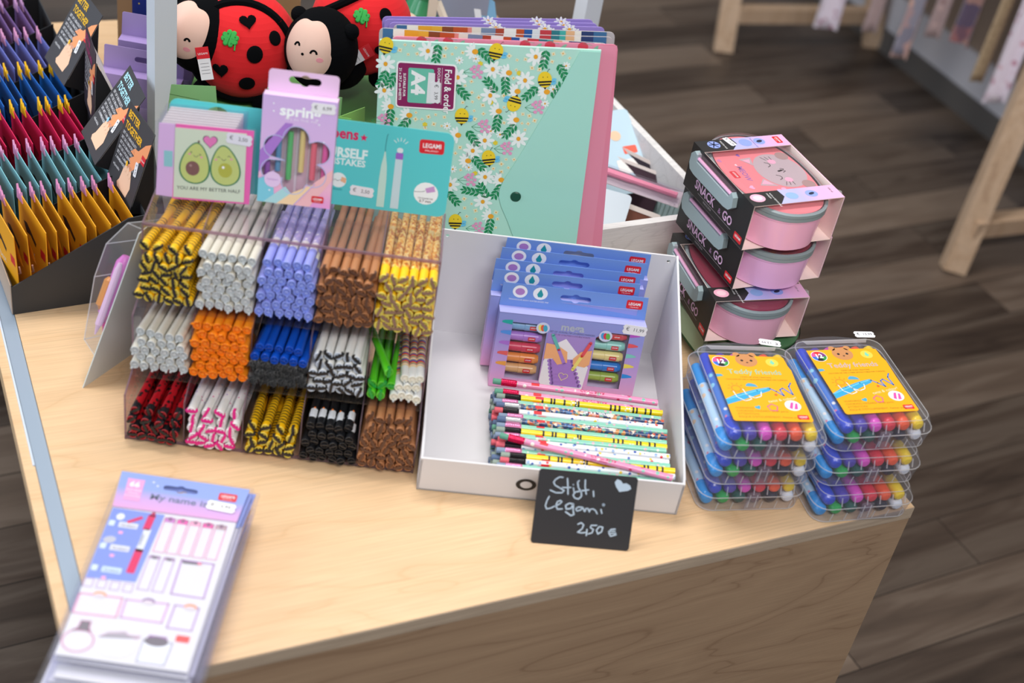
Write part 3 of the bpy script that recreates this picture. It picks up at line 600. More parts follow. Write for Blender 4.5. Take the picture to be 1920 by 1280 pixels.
m.text('A4', .0368, -.0345, .0205, .0014, WHT, 'l', -91, 1.15, .05); m.text('SUITABLE FOR', .0268, -.037, .0040, .0014, WHT, 'l', -91, 1.1, .02); m.text('21 x 29,7 cm SHEETS', .0222, -.0310, .0040, .0014, WHT, 'l', -91, 1.1, .02)
m.flat([(.055, -.035), (.0625, -.0355), (.062, -.072), (.053, -.072)], .0015, mt('#e4e6ea')); m.build('size_label', fo)
price('price', fo, .0635, -.0585, .0270, '3,99', .0018, -91)
def cherries(mb, w):
    for x in (.033, .0626, .149, .177, .214): mb.ell(x, -.004, .006, .0055, z, mt('#d63a52'), n=14); mb.stroke([(x, .0), (x+.01, -.0015)], .0006, z, mt('#7fae95')); mb.ell(x+.015, -.005, .005, .0018, z, mt('#86b79d'), 40, 10)
    mb.flat([(w-.022, -.001), (w-.001, -.001), (w-.014, -.32), (w-.035, -.32)], z*3, mt('#ea93ae', .4))
plain_folder('pink_folder', 'pink cherry print folder just behind the mint one', 'folder', (-.1956, .0679, .9372), 6.38, .2533, mt('#e78aa6', .4), None, cherries)
def collage(mb, w):
    rg = random.Random(5); x = .004; cols = ('#3e6f9e', '#f3efe6', '#e8a92e', '#e7b33c', '#8a4a2a', '#c2552c', '#e88f86', '#e9e2d6', '#7d8fae', '#b04a36', '#f0f0ee', '#c5552c', '#2a5ea8', '#dfe6ec', '#c9404a', '#2f7f8c', '#46b4ae', '#e9b98c', '#f3efe6', '#2c3f72')
    i = 0
    while x < w - .012: ww = rg.uniform(.008, .017); mb.flat(rr(x, min(w-.003, x+ww), -.018 - .006*(i % 2), -.0001, .0005), z*(1 + i % 3), mt(cols[i % 20])); i += 1; x += ww*.86
    mb.text('DESTINY', .018, -.010, .008, z*5, mt('#26406e'), 'l', -80, .8, .02)
for i, (tl, roll, w) in enumerate((((-.2121, .0765, .9403), 4.46, .2579), ((-.1987, .0863, .9345), 7.0, .250), ((-.1995, .0955, .9380), 6.6, .252))):
    plain_folder('collage_folder', ('travel collage print folder right behind the pink folder', 'travel collage print folder in the middle of its three', 'travel collage print folder touching the purple folders')[i], 'folder', tl, roll, w, mt('#b9b4b8', .4), 'travel collage folders', collage)
def daisytop(mb, w):
    for x, n_ in ((.122, 4), (.178, 3), (.206, 2)):
        for q in range(n_):
            for a in range(0, 360, 45): mb.ell(x + q*.005 + math.cos(R(a))*.005, -.003 - q*.004 + math.sin(R(a))*.003, .0034, .0014, z*(1+q), mt('#f1f3f8'), a, 8)
            mb.ell(x + q*.005, -.003 - q*.004, .0020, .0016, z*6, OR, n=8)
for i, (tl, roll, w) in enumerate((((-.2059, .1046, .9354), 7.31, .2465), ((-.2129, .1128, .9343), 7.45, .2449), ((-.2169, .1213, .9330), 7.74, .2435))):
    plain_folder('purple_folder', ('purple daisy print folder nearest the collage folders', 'purple daisy print folder between two like it', 'rearmost purple daisy print folder of the row')[i], 'folder', tl, roll, w, mt('#9a86cf', .4), 'purple daisy folders', daisytop)
# ---------------------------------------------------------------- white cardboard tray
TR = TF((-.07047, -.28685, TZ), 7.46)
tray = thing('cardboard_tray', 'white open cardboard tray holding marker boxes and pencils', 'tray', TR)
CARD = mt('#d9d8dd', .55); w, d, hb, hf, t = .2827, .2800, .149, .045, .0025
m = MB(); m.box(0, w, 0, d, .0005, t, CARD); m.build('base', tray)
FX = Matrix(((1, 0, 0, 0), (0, 0, -1, 0), (0, 1, 0, 0), (0, 0, 0, 1)))          # local (x, z) drawn in a standing plane facing -y
m = MB(); m.box(0, w, 0, t, .0005, hf, CARD)
m.ell(.1145, .0225, .0110, .0082, .0003, BLK, n=28, M=FX); m.ell(.1145, .0225, .0064, .0049, .0005, CARD, n=24, M=FX)
m.flat([(.1275, .0140), (.1345, .0140), (.1360, .0305), (.1325, .0305)], .0003, BLK, M=FX); m.build('front_wall', tray)
m = MB(); m.prism([(0, 0), (w, 0), (w, hb-.004), (w-.004, hb), (.004, hb), (0, hb-.004)], 0, t, CARD, [oval(.0105, hb-.008, .0023, .0023, n=12), oval(w-.0105, hb-.008, .0023, .0023, n=12)], M=Matrix.Translation((0, d, 0)) @ FX); m.build('back_wall', tray)
for x in (0, w-t):
    m = MB(); m.prism([(0, .0005), (0, hf-.002), (.006, hf+.004), (d, hb), (d, .0005)], 0, t, CARD, M=SM(x) @ Matrix.Identity(4)); m.build('side_wall', tray)

# ---------------------------------------------------------------- marker boxes
MGR = proc('marker_box_print', grad([(0, '#e39fca'), (.35, '#c3a0dc'), (.75, '#8f93d8'), (1, '#8d97da')], 'Y', -.097, 0), .4)
MB1 = mt('#6f94dc', .42); MTOP = mt('#b3b5ee', .4)
BW, BH, BD = .1712, .0972, .0185
ICO = [('ellipse', .0215, '#b07fc4'), ('drop', .045, '#1b97a0')]
def marker_box(M, label, detail, BD=.0185):
    o = thing('marker_box', label, 'marker box', M, 'marker sets in the white tray'); m = MB()
    wl = [(.0168, -.0110), (.0168, -.0840), (.0575, -.0840), (.0575, -.0110)]; wr = [(.1150, -.0200), (.1150, -.0845), (.1535, -.0845), (.1535, -.0120), (.125, -.012)]
    m.prism([(0, -BH), (BW, -BH), (BW, 0), (0, 0)], -.0006, 0, MGR, [wl[::-1], wr[::-1]] if detail else ())
    m.box(0, .0006, -BH, 0, -BD, -.0006, MGR); m.box(BW-.0006, BW, -BH, 0, -BD, -.0006, MGR); m.box(0, BW, -BH, -BH+.0006, -BD, -.0006, MGR); m.box(0, BW, -BH, 0, -BD, -BD+.0006, mt('#d7c6e6', .5))
    m.box(0, BW, -.0006, .0002, -BD, 0, MTOP)
    e = .00015
    if detail:
        for i, c_ in enumerate(('#1aa6a0', '#4f8fe0', '#a86fd0', '#e0605f', '#e8a04a')): y = -.0115 - i*.0135; m.flat([(.0165, y-.003), (.0165, y+.003), (.0075, y+.0022), (.0045, y+.001), (.0045, y-.001), (.0075, y-.0018)][::-1], e*2, mt(c_))
        for i, c_ in enumerate(('#b04fc0', '#e05560', '#7cc8c0', '#ead95c', '#2f8fe0')): y = -.0125 - i*.0135; m.flat([(.1538, y-.003), (.1538, y+.003), (.1600, y+.0024), (.1655, y+.0008), (.1655, y-.0008), (.1600, y-.0020)], e*2, mt(c_))
        m.flat([(.0590, -.097), (.0590, -.020), (.1145, -.020), (.1085, -.097)][::-1], e, mt('#a48bd0')); m.flat([(.0575, -.097), (.0575, -.084), (.066, -.097)][::-1], e*2, mt('#d98cc4')); m.flat([(.100, -.097), (.112, -.086), (.1085, -.097)], e*2, mt('#d98cc4'))
        m.text('mega', .0725, -.0150, .0130, e*2, mt('#b8c2d8', .3, metal=.3), 'l', 0, 1.0, .03); m.text('SET OF 10 DUAL-TIP LAYERING MARKERS', .0870, -.0188, .0030, e*2, mt('#5b5890'), 'c', 0, .95); m.text('SET DE 10 FEUTRES A DOUBLE POINTE', .0870, -.0222, .0026, e*2, mt('#5b5890'), 'c', 0, .95)
        m.flat([(.0810, -.0255), (.1125, -.0600), (.1090, -.0960), (.0680, -.0960), (.0580, -.0850), (.0590, -.0570), (.0700, -.0330)][::-1], e*3, mt('#ecebf2'))
        for y in range(7): m.stroke([(.0660+y*.0012, -.0560-y*.0048), (.0930+y*.0022, -.0540-y*.0052)], .0052, e*4, mt('#a97fd0'))
        m.flat([(.0590, -.0330), (.0720, -.0345), (.0850, -.0420), (.0870, -.0560), (.0760, -.0600), (.0690, -.0520), (.0590, -.0540)][::-1], e*6, mt('#f0b07c'))
        m.flat([(.1135, -.0370), (.1010, -.0400), (.0930, -.0500), (.0940, -.0580), (.1080, -.0600), (.1130, -.0560)], e*6, mt('#f0b07c'))
        for a, b_, c1_, c2_ in (((.0650, -.0220), (.0840, -.0580), '#64b9b4', '#a97fd0'), ((.1100, -.0275), (.0950, -.0640), '#e0525c', '#efe07a')):
            mid = ((a[0]+b_[0])/2, (a[1]+b_[1])/2); m.stroke([a, mid], .0040, e*8, mt(c1_)); m.stroke([mid, b_], .0040, e*8, mt(c2_)); m.ell(*mid, .0012, .0012, e*9, RED, n=8)
        hp = heart(.0850, -.0745, .011, -10); [m.stroke([hp[i], hp[(i+1) % 20]], .0007, e*7, mt('#efe3a0'), cap=False) for i in range(20)]
        m.text('matte effect', .0980, -.0925, .0040, e*5, mt('#b9a4cf'), 'c', 8)
        for cx, cy, cs in ((.0520, -.0145, ('#e8e37a', '#e0603f', '#3fa8c8')), (.1255, -.0165, ('#3f9fd8', '#d8344c', '#5fb84f'))):
            m.ell(cx, cy, .0078, .0072, e*5, mt('#cdd5f2'), n=24)
            for i, c_ in enumerate(cs): m.ell(cx-.0028+.0028*i, cy, .0026, .0042, e*(6+i), mt(c_), 12, 12)
    m.build('carton', o)
    if detail:
        m = MB(); m.flat([(.002, -BH+.002), (BW-.002, -BH+.002), (BW-.002, -.002), (.002, -.002)], -.0010, WIN); m.build('window', o)
    m = MB(); m.prism([(.0, -.0005), (BW, -.0005), (BW-.001, .0290), (.001, .0290)], -BD, -BD+.0006, MB1, [euro(.0865, .0175, .036, .0070, 0)])
    zz = -BD+.0008
    for kind, cx, c_ in ICO:
        m.ell(cx, .0195, .0085, .0078, zz, mt('#eef0f6'), n=24)
        if kind == 'ellipse': m.ell(cx, .0195, .0055, .0044, zz+e, mt(c_), n=16); m.text('TRIANGULAR BODY', cx, .0082, .0026, zz, WHT, 'c')
        else: m.flat([(cx, .0255), (cx+.0036, .0185), (cx+.0022, .0150), (cx-.0022, .0150), (cx-.0036, .0185)][::-1], zz+e, mt(c_)); m.text('WATER-BASED INK', cx, .0082, .0026, zz, WHT, 'c')
    logo(m, .1555, .0185, .0190, zz, 0)
    m.build('hanging_tab', o)
    return o
MK1 = FR((-.0198, -.0797, .6989), 8.5, 10, -.42)
mk = marker_box(MK1, 'blue and pink marker box at the front of its row with open windows', True)
price('price', mk, .1580, -.0052, .0290, '11,99', .0004, -3)
for i, tl in enumerate(((-.0355, -.0480, .7340), (-.0365, -.0365, .7410), (-.0320, -.0250, .7500), (-.0285, -.0140, .7571))):
    F_ = FR(tl, 8, 4, .3 - .3*i); F_ = F_ @ Matrix.Translation((0, -.0290, .0115))
    marker_box(F_, ('marker box directly behind the front one with the open windows', 'marker box in the middle of the five in the white tray', 'second marker box from the back wall of the white tray', 'rearmost marker box against the back wall of the white tray')[i], False, .0112)
cols = (('light blue', '#7fb2dc', 0), ('lilac', '#b07cd0', 0), ('crimson', '#d6405a', 0), ('orange', '#ee9448', 0), ('sand', '#e0b078', 0), ('rose red', '#d24a5c', 1), ('pale mint', '#93d6c8', 1), ('pale yellow', '#ead98c', 1), ('bright blue', '#2f7fd2', 1), ('olive green', '#a0b84e', 1))
for i, (nm, c_, s_) in enumerate(cols):
    y = -.0190 - .0140*(i % 5); x = .038 if s_ == 0 else .136
    M = MK1 @ Matrix.Translation((x, y, -.0100)) @ Matrix.Rotation(R(90), 4, 'Y')
    o = thing('layering_marker', f'{nm} marker lying behind the {"left" if s_ == 0 else "right"} window of the front marker box', 'marker', M)
    m = MB(); m.lathe([(.0001, -.024), (.0055, -.0235), (.0058, .012), (.0045, .016), (.0001, .0165)], 14, mt(c_, .35)); m.build('barrel', o)
    m = MB(); m.lathe([(.0059, -.006), (.0061, -.0055), (.0060, .0115), (.0052, .013)], 14, mt(c_, .25)); m.build('cap', o)
    m = MB(); logo(m, 0, 0, .0085, .0001, 0, M=Matrix.Translation((.0, 0, 0)) @ Matrix.Rotation(R(-90), 4, 'Y') @ Matrix.Translation((.004, 0, .0062)), sub=False); m.build('logo_print', o)

# ---------------------------------------------------------------- pencils
pw = {}
PINKP = proc('cherry_pencil_print', spots('#e88fb8', ('#c9204e', '#f4eee6', '#7fbfae', '#c9305a', '#e88fb8'), 130, .24, .32), .28, coat=.4)
MINTP = proc('bunny_pencil_print', spots('#86c9b4', ('#7f9fce', '#efe6d4', '#e2a9ba', '#86c9b4', '#86c9b4'), 190, .26, .34), .28, coat=.4)
NAVP = proc('collage_pencil_print', patches(('#1f3763', '#d8a468', '#27406e', '#c9553a', '#1f3763', '#d08a48', '#3f6ea8', '#27406e', '#cf9080', '#5f9f90', '#27406e', '#dccfc0', '#1f3763'), 300), .28, coat=.4)
WHP = proc('car_pencil_print', spots('#dfe2e8', ('#2b4fa8', '#d8343c', '#dfe2e8', '#7fa0d0', '#e9c23c', '#2b4fa8'), 190, .28, .36), .28, coat=.4)
BEEP = mt('#f6d20c', .28, coat=.4)
kinds = dict(pink=(PINKP, '#d6124e', '#5f9c86', 'pink cherry print pencil with crimson ferrule'), mint=(MINTP, '#e488b8', '#8294b0', 'mint bunny print pencil with pink ferrule'), navy=(NAVP, '#d9dade', '#5a6e92', 'navy travel collage pencil with silver ferrule'), bee=(BEEP, '#1a191c', '#8fa096', 'yellow pencil with black rings and daisies'), white=(WHP, '#1f1e22', '#d8606e', 'white pencil printed with little wheels'))
PL = .190
def pencil_meshes(kind):
    mat, fc, ec, lab = kinds[kind]; rP = .0037; m = MB()
    if kind == 'bee':
        zs = [.030, .040, .0435, .055, .068, .071, .108, .113, .118, .134, .138, .148, .154]; prof = [(rP, .026)]; ms = []
        for a in zs: prof += [(rP, .026+a-.005), (rP, .026+a-.0028)]; ms += [BEEP, BLK]
        prof += [(rP, PL)]; ms.append(BEEP); prof.append((.0001, PL)); ms.append(mt('#c9a36c')); m.lathe(prof, 16, ms)
        for zz in (.088, .150):
            for r0 in (-.25, 1.2): 
                for a in range(0, 360, 60): q = (zz + math.cos(R(a))*.0030, r0*.0037 + math.sin(R(a))*.0030); m.add([((rP+.0001)*math.cos(q[1]/rP+dd*.25), (rP+.0001)*math.sin(q[1]/rP+dd*.25), q[0]+e_) for dd, e_ in ((-1, 0), (0, -.0014), (1, 0), (0, .0014))], [(0, 1, 2, 3)], WHT)
    else: m.lathe([(rP, .026), (rP, PL), (.0001, PL)], 16, [mat, mt('#c9a36c')])
    if kind in ('pink', 'mint', 'navy'):
        wr = lambda q: ((rP+.00012)*math.cos(q[1]/rP), (rP+.00012)*math.sin(q[1]/rP), q[0])
        if kind == 'pink':
            for a0 in (.0, 2.1, 4.2): m.text("CAN'T BEAR", .100, a0*rP-.001, .0046, 0, mt('#c01f52'), 'l', 0, 1.1, .03, wrap=wr); m.text('Your cuteness', .100, a0*rP-.0042, .0032, 0, mt('#c01f52'), 'l', 0, 1.0, wrap=wr)
        if kind == 'navy':
            for a0 in (0, 3.1): m.text('Life is a Journey', .095, a0*rP-.001, .0052, 0, WHT, 'l', 0, 1.1, .03, wrap=wr)
    for a0 in (0, math.pi): # red maker's mark wrapped round the barrel
        m.add([((rP+.00015)*math.cos(a0+t_*.3), (rP+.00015)*math.sin(a0+t_*.3), z_) for t_ in range(-2, 3) for z_ in (.044, .053)], [(2*i, 2*i+1, 2*i+3, 2*i+2)[::-1] for i in range(4)], RED)
    me = m.build('x'); bm_ = me.data; bpy.data.objects.remove(me)
    f = MB(); pr = []; 
    for i in range(8): pr += [(.0040, .010+i*.002), (.0042, .011+i*.002)]
    f.lathe([(.0036, .0095)] + pr + [(.0037, .0275)], 16, mt(fc, .25, metal=.85 if kind in ('navy',) else .5)); fo_ = f.build('x'); fd = fo_.data; bpy.data.objects.remove(fo_)
    e = MB(); e.lathe([(.0001, 0), (.0031, .0003), (.0034, .0012), (.0034, .0100)], 14, mt(ec, .8)); eo = e.build('x'); ed = eo.data; bpy.data.objects.remove(eo)
    return bm_, fd, ed
for k_ in kinds: pw[k_] = pencil_meshes(k_)
def pencil(kind, M, label, group):
    o = link(kind.replace('pink', 'cherry').replace('navy', 'collage').replace('mint', 'bunny').replace('white', 'wheel') + '_pencil', pw[kind][0], None, M); tag(o, label, 'pencil', group)
    link('ferrule', pw[kind][1], o); link('eraser', pw[kind][2], o); return o
rg = random.Random(21)
def pcM(x, y, z, yaw, pitch, spin): return TR @ Matrix.Translation((x, y, z)) @ Matrix.Rotation(R(yaw), 4, 'Z') @ Matrix.Rotation(R(90+pitch), 4, 'Y') @ Matrix.Rotation(spin, 4, 'Z')
top = ['pink', 'pink', 'bee', 'mint', 'navy', 'white', 'mint', 'navy', 'mint', 'bee', 'mint', 'white', 'white', 'mint', 'bee', 'white', 'mint']
def order_words(i): return ('furthest from', 'second furthest from', 'third furthest from')[i]
for L_ in range(5):
    n_ = 17
    for i in range(n_):
        y = .1395 - i*.0081 - (.004 if L_ % 2 else 0); z = .0032 + .0038 + (4-L_)*.0074
        if y < .0072: continue
        kd = top[i] if L_ == 0 else rg.choice(['pink', 'mint', 'navy', 'bee', 'white'])
        if L_ == 0:
            z += .001 + (.0012 if kd == 'navy' else 0) - (.001 if kd in ('mint',) else 0)
            lab = f'{kinds[kd][3]}, ' + ('on the pile nearest the marker boxes' if i == 0 else f'{i+1}{"nd" if i == 1 else "rd" if i == 2 else "th"} on the pile from the boxes')
            grp = 'pencils on top of the pile'
        else: lab = f'{kinds[kd][3]}, buried in the pile under the top layer'; grp = f'buried {kd} pencils'
        pencil(kd, pcM(.079 + rg.uniform(-.003, .003) + (.004 if L_ == 0 else 0)*(i/16.), y + (.007 if i == 0 and L_ == 0 else 0), z + (.002 if i == 0 and L_ == 0 else 0), rg.uniform(-.6, .6) - ((2.6, 1.6)[i] if i < 2 and L_ == 0 else 0), 0, rg.uniform(0, 6.28) if kd not in ('pink', 'navy') else math.pi + rg.uniform(-.3, .3)), lab, grp)
pencil('pink', pcM(.083, .046, .0475, -11.6, 0.6, math.pi), 'pink cherry print pencil lying slantwise across the others near the tray front', None)

# ---------------------------------------------------------------- chalk price sign
CM = FR((.0524, -.2962, .6704), 7.7, 28, .3)
m = MB(); m.prism(rr(.0, .1035, -.0795, .0, .0035, 4), -.0016, 0, mt('#29282c', .6)); CH = mt('#b9cbdd', .8); e = .0002
o = None
def ks(l): return [(a*k, b*k) for a, b in l]
for l, wd in (([(25.1, -7), (21.6, -6.9), (18, -9.7), (16, -13), (18, -16.1), (23, -18.4), (28, -20.8), (26, -23.4), (19.8, -23.9), (13.6, -21.7)], 1.5), ([(29.9, -7.7), (31.4, -16.4), (32.5, -24.4)], 1.5), ([(25.7, -17.8), (34.6, -16.9)], 1.4), ([(37.3, -17.1), (38.1, -19.8), (38.6, -22)], 1.4), ([(36.7, -13.7), (36.8, -13.8)], 1.6),
  ([(42.2, -9), (40.9, -10.7), (42.3, -16.2), (46.2, -21.5), (46.7, -25.4), (43.9, -28.5), (39.9, -27.7), (37.9, -24.7), (39.8, -21.3), (45.9, -19.5), (53.2, -17.8)], 1.6), ([(48.6, -7.6), (49.2, -14.7), (51.4, -22.6)], 1.5), ([(58.4, -18.7), (59.5, -24.3)], 1.5),
  ([(13.4, -28.5), (11.5, -33.5), (10.6, -38.5), (12.2, -42), (16.3, -40.8), (20, -38.4)], 1.5), ([(20.8, -38.3), (25.1, -35.5), (27.2, -32.9), (25.4, -31.6), (22.5, -33.3), (21.4, -37.5), (23.5, -41.3), (28.5, -40.4)], 1.5), ([(39.1, -34.2), (35.1, -33.8), (31.5, -36.5), (32.8, -40.4), (37.4, -39.2), (39.5, -34.2), (39.9, -40.6), (41.3, -45.3), (38.4, -46.8), (32.4, -43.3)], 1.7),
  ([(48.9, -36.9), (45, -36.9), (42.5, -39.1), (44, -41.4), (47.7, -39.9), (49.7, -36.9), (51.8, -41.1)], 1.5), ([(52.6, -41), (53, -37.8), (55.3, -37.6), (57, -41.1), (57.8, -38.1), (60.8, -37.5), (63.4, -39.2), (65.4, -42.3)], 1.5), ([(68.8, -37.5), (70.2, -41.4)], 1.5), ([(70.8, -32.2), (70.9, -32.3)], 3.4),
  ([(46.9, -55.3), (50.2, -53.4), (52.9, -55.6), (51.8, -59.8), (47.6, -63.8), (51.6, -64.3), (55.5, -63.5)], 1.6), ([(57, -60.1), (57.1, -66.6)], 1.6), ([(58.8, -64.8), (62.6, -63.3), (63.7, -59.5), (60.3, -57.8), (60.8, -55.3), (66.6, -54.8)], 1.5), ([(69.5, -55.7), (66.9, -60), (69, -63.9), (72.6, -61.1), (73.2, -56.2), (69.5, -55.7)], 1.6),
  ([(86.4, -57), (81.7, -57.9), (80.3, -62.1), (82.7, -65.1), (88, -63)], 1.6), ([(79.6, -60.1), (86.7, -59.4)], 1.3), ([(80.3, -62.5), (87.7, -61.4)], 1.3)):
    m.stroke(ks(l), wd*k, e, CH)
m.flat(ks([(85.5, -17.0), (81.2, -11.7), (79.4, -7.1), (81.7, -3.6), (85.8, -4.9), (88.2, -7.9), (91.7, -7.1), (95.9, -9.2), (97.5, -12.6), (94.3, -15.0)][::-1]), e, CH)
tag(m.build('chalkboard_price_sign', M=CM), 'small black chalkboard price sign leaning on the white tray front', 'price sign')

# ---------------------------------------------------------------- crayon boxes
CBW, CBD, CBH = .124, .156, .038
crc_top = (('blue', '#1d3fc4'), ('violet', '#4b3aa6'), ('pink', '#e04fc0'), ('red', '#dc2f40'), ('orange', '#f2592e'), ('yellow', '#f3cf1e'))
crc_bot = (('sky blue', '#1f93dc'), ('green', '#1fa94a'), ('dark green', '#15564a'), ('brown', '#5a2c38'), ('black', '#1e2233'), ('white', '#e6eaf2'))
WRAP = proc('crayon_wrap_print', spots('#3f78d0', ('#f0d890', '#e76f8c', '#8fd0e6', '#f3f0ea'), 90, .25, .33), .3)
WRAP2 = proc('crayon_wrap_pale', spots('#bcdcf0', ('#f0d890', '#e76f8c', '#e9c9a4', '#f3f0ea'), 90, .25, .33), .3)
crm = {}
def crayon_mesh(col, lower):
    key = (col, lower)
    if key in crm: return crm[key]
    r_ = .0073; m = MB(); c = mt(col, .3); wr = WRAP2 if lower else (WRAP if col == '#1d3fc4' else c)
    m.lathe([(.0001, 0), (.0040, .0003), (.0062, .002), (r_, .005), (r_, .026), (.0066, .027), (.0066, .100), (r_, .101), (r_, .128), (.0062, .1345), (.0001, .136)], 14, [c, c, c, c, c, wr, c, c, c, c])
    a = m.build('x'); d1 = a.data; bpy.data.objects.remove(a)
    m = MB(); m.lathe([(.0075, .006), (.0077, .007), (.0077, .020), (.0075, .021)], 14, mt(col, .22)); a = m.build('x'); d2 = a.data; bpy.data.objects.remove(a)
    crm[key] = (d1, d2); return crm[key]
def shell(o, nm, z0, z1, rim, taper=.003):
    """thin walled rounded tray, wall thickness kept"""
    m = MB(); lo = rr(taper, CBW-taper, taper, CBD-taper, .016, 5); hi = rr(0, CBW, 0, CBD, .018, 5); n_ = len(lo)
    vs = [(x, y, z0) for x, y in lo] + [(x, y, z1) for x, y in hi]; m.add(vs, [(i, (i+1) % n_, n_+(i+1) % n_, n_+i) for i in range(n_)], BOXP)
    return m
def crayon_box(M, label, group, detail, stack, lev):
    o = thing('crayon_box', label, 'crayon box', M, group)
    m = shell(o, 'base', .0005, .022, True); m.flat(rr(.003, CBW-.003, .003, CBD-.003, .016, 5), .0008, BOXP); r_ = rr(0, CBW, 0, CBD, .018, 5); m.tube([(x, y, .0225) for x, y in r_] + [(r_[0][0], r_[0][1], .0225)], .0007, BOXE, 5, caps=False)
    r2 = rr(.003, CBW-.003, .003, CBD-.003, .016, 5); m.tube([(x, y, .0012) for x, y in r2] + [(r2[0][0], r2[0][1], .0012)], .0006, BOXE, 5, caps=False)
    for i in range(6): x = .021 + i*.0172; m.tube([(x, .0018, .004), (x+.0004, .0006, .015)], .0006, BOXE, 4)
    m.build('base_tray', o)
    m = MB(); lo = rr(0, CBW, 0, CBD, .018, 5); hi = rr(.005, CBW-.005, .005, CBD-.005, .015, 5); n_ = len(lo)
    m.add([(x, y, .0232) for x, y in lo] + [(x, y, .0345) for x, y in hi] , [(i, (i+1) % n_, n_+(i+1) % n_, n_+i) for i in range(n_)], BOXP)
    hi2 = rr(.007, CBW-.007, .007, CBD-.007, .014, 5); m.add([(x, y, .0345) for x, y in hi] + [(x, y, .0368) for x, y in hi2], [(i, (i+1) % n_, n_+(i+1) % n_, n_+i) for i in range(n_)], BOXP); m.flat(hi2, .0368, BOXP)
    m.tube([(x, y, .0366) for x, y in hi2] + [(hi2[0][0], hi2[0][1], .0366)], .0005, BOXE, 4, caps=False)
    for i in range(6): x = .030 + i*.0156; m.tube([(x, .0065, .0330), (x-.0010, .0010, .0250)], .0007, BOXE, 4)
    m.flat([(.02, .150), (.104, .150), (.100, .143), (.024, .143)][::-1], .0371, BOXE)
    m.build('lid', o)
    m = MB(); m.tube([(.020, CBD-.004, .022), (.026, CBD+.008, .023), (.050, CBD+.012, .023), (.074, CBD+.012, .023), (.098, CBD+.008, .023), (.104, CBD-.004, .022)], .0035, BOXP, 8); m.build('carry_handle', o)
    m = MB(); m.box(.052, .066, -.0022, -.0006, .008, .030, BOXP); m.tube([(.055, -.0024, .010), (.055, -.0024, .028)], .0006, BOXE, 4); m.tube([(.063, -.0024, .010), (.063, -.0024, .028)], .0006, BOXE, 4); m.build('latch', o)
    words = {2: 'topmost', 1: 'middle', 0: 'lowest'}
    for i, (nm, c_) in enumerate(crc_bot):
        a, b = crayon_mesh(c_, True); t_ = link('twist_crayon', a, None, M @ Matrix.Translation((.0135 + i*.0190, .010, .0095)) @ Matrix.Rotation(R(-90), 4, 'X')); tag(t_, f'{nm} crayon in the lower layer of the {words[lev]} box, {stack} stack', 'crayon', 'crayons in the clear boxes'); link('cap', b, t_)
    for i, (nm, c_) in enumerate(crc_top):
        a, b = crayon_mesh(c_, False); t_ = link('twist_crayon', a, None, M @ Matrix.Translation((.0200 + i*.0172, .0100, .0245)) @ Matrix.Rotation(R(-90), 4, 'X')); tag(t_, f'{nm} crayon in the upper layer of the {words[lev]} box, {stack} stack', 'crayon', 'crayons in the clear boxes'); link('cap', b, t_)
    if detail:
        m = MB(); x0, y0 = .018, .132; Z = .0374; YE = mt('#f3ac10', .45); e = .00012
        X = lambda pts: [(x0 + a*k, y0 + b*k) for a, b in pts]
        m.prism(X([(0, 0), (29, 0), (31, 3), (55, 3), (57, 0), (80, -.5), (88, -2), (89, -16), (91, -24), (90, -52), (90, -108), (88, -110), (2, -110), (0, -108)]), Z-.0002, Z, YE)
        Z += e
        for cx, cy in ((33, 2), (52, 2)): m.ell(x0+cx*k, y0+cy*k, .0042, .0038, Z, mt('#c58a58'), n=14)
        m.ell(x0+.0425, y0-.008, .0128, .0112, Z, mt('#c58a58'), n=24)
        for ex in (37, 48): m.ell(x0+ex*k, y0-.0085, .0017, .0017, Z+e, BLK, n=10)
        m.ell(x0+.0425, y0-.0120, .0014, .0010, Z+e, mt('#5a3a2c'), n=8)
        for i, c_ in enumerate(('#7a2f86', '#d8302f', '#e0559c', '#2f6fd0', '#1d1d1f', '#2f9a46')): m.flat([(x0+.0112, y0-.0114)] + [(x0+.0112+.0092*math.cos(R(60*i+12*j)), y0-.0114+.0086*math.sin(R(60*i+12*j))) for j in range(6)], Z, mt(c_))
        m.text('12', x0+.0112, y0-.0142, .0098, Z+e*2, WHT, 'c', 0, 1, .04); ring = oval(x0+.0112, y0-.0114, .0094, .0088, n=24); [m.stroke([ring[i], ring[(i+1) % 24]], .0007, Z+e*2, WHT, cap=False) for i in range(24)]
        m.text('Teddy friends', x0+.0150, y0-.0320, .0115, Z, mt('#9fe0c8' if stack == 'near' else '#d3c9d8', .25, metal=.3), 'l', 0, .98, .01)
        m.text('TWIST-UP WAX CRAYONS', x0+.0450, y0-.0385, .0030, Z, mt('#8a6a20'), 'c'); m.text('CRAYONS DE CIRE A MINE RETRACTABLE PAR TORSION', x0+.0450, y0-.0425, .0028, Z, mt('#8a6a20'), 'c')
        m.ell(x0+.0720, y0-.0110, .0075, .0070, Z, mt('#f7cd4c'), n=20); m.flat(X([(72, -6), (75, -12), (72, -15), (69, -12)]), Z+e, mt('#7fd0b0'))
        sc = oval(x0+.0170, y0-.0570, .0052, .0050, n=16); [m.stroke([sc[i], sc[(i+1) % 16]], .0011, Z, mt('#ee8a2c'), cap=False) for i in range(16)]
        for a in range(0, 360, 36): m.stroke([(x0+.0170+math.cos(R(a))*.0075, y0-.0570+math.sin(R(a))*.0072), (x0+.0170+math.cos(R(a))*.0098, y0-.0570+math.sin(R(a))*.0094)], .0008, Z, mt('#ee8a2c'))
        for cx, cy in ((1.5, -36), (36, -51)): m.flat(X([(cx-7, cy-2), (cx+7, cy-3), (cx+5, cy+1), (cx+1, cy+3), (cx-3, cy+3.4), (cx-6, cy+1)]) if cx > 10 else X([(0, cy-2), (8, cy), (6, cy+3), (0, cy+3)]), Z, mt('#4fa3c8'))
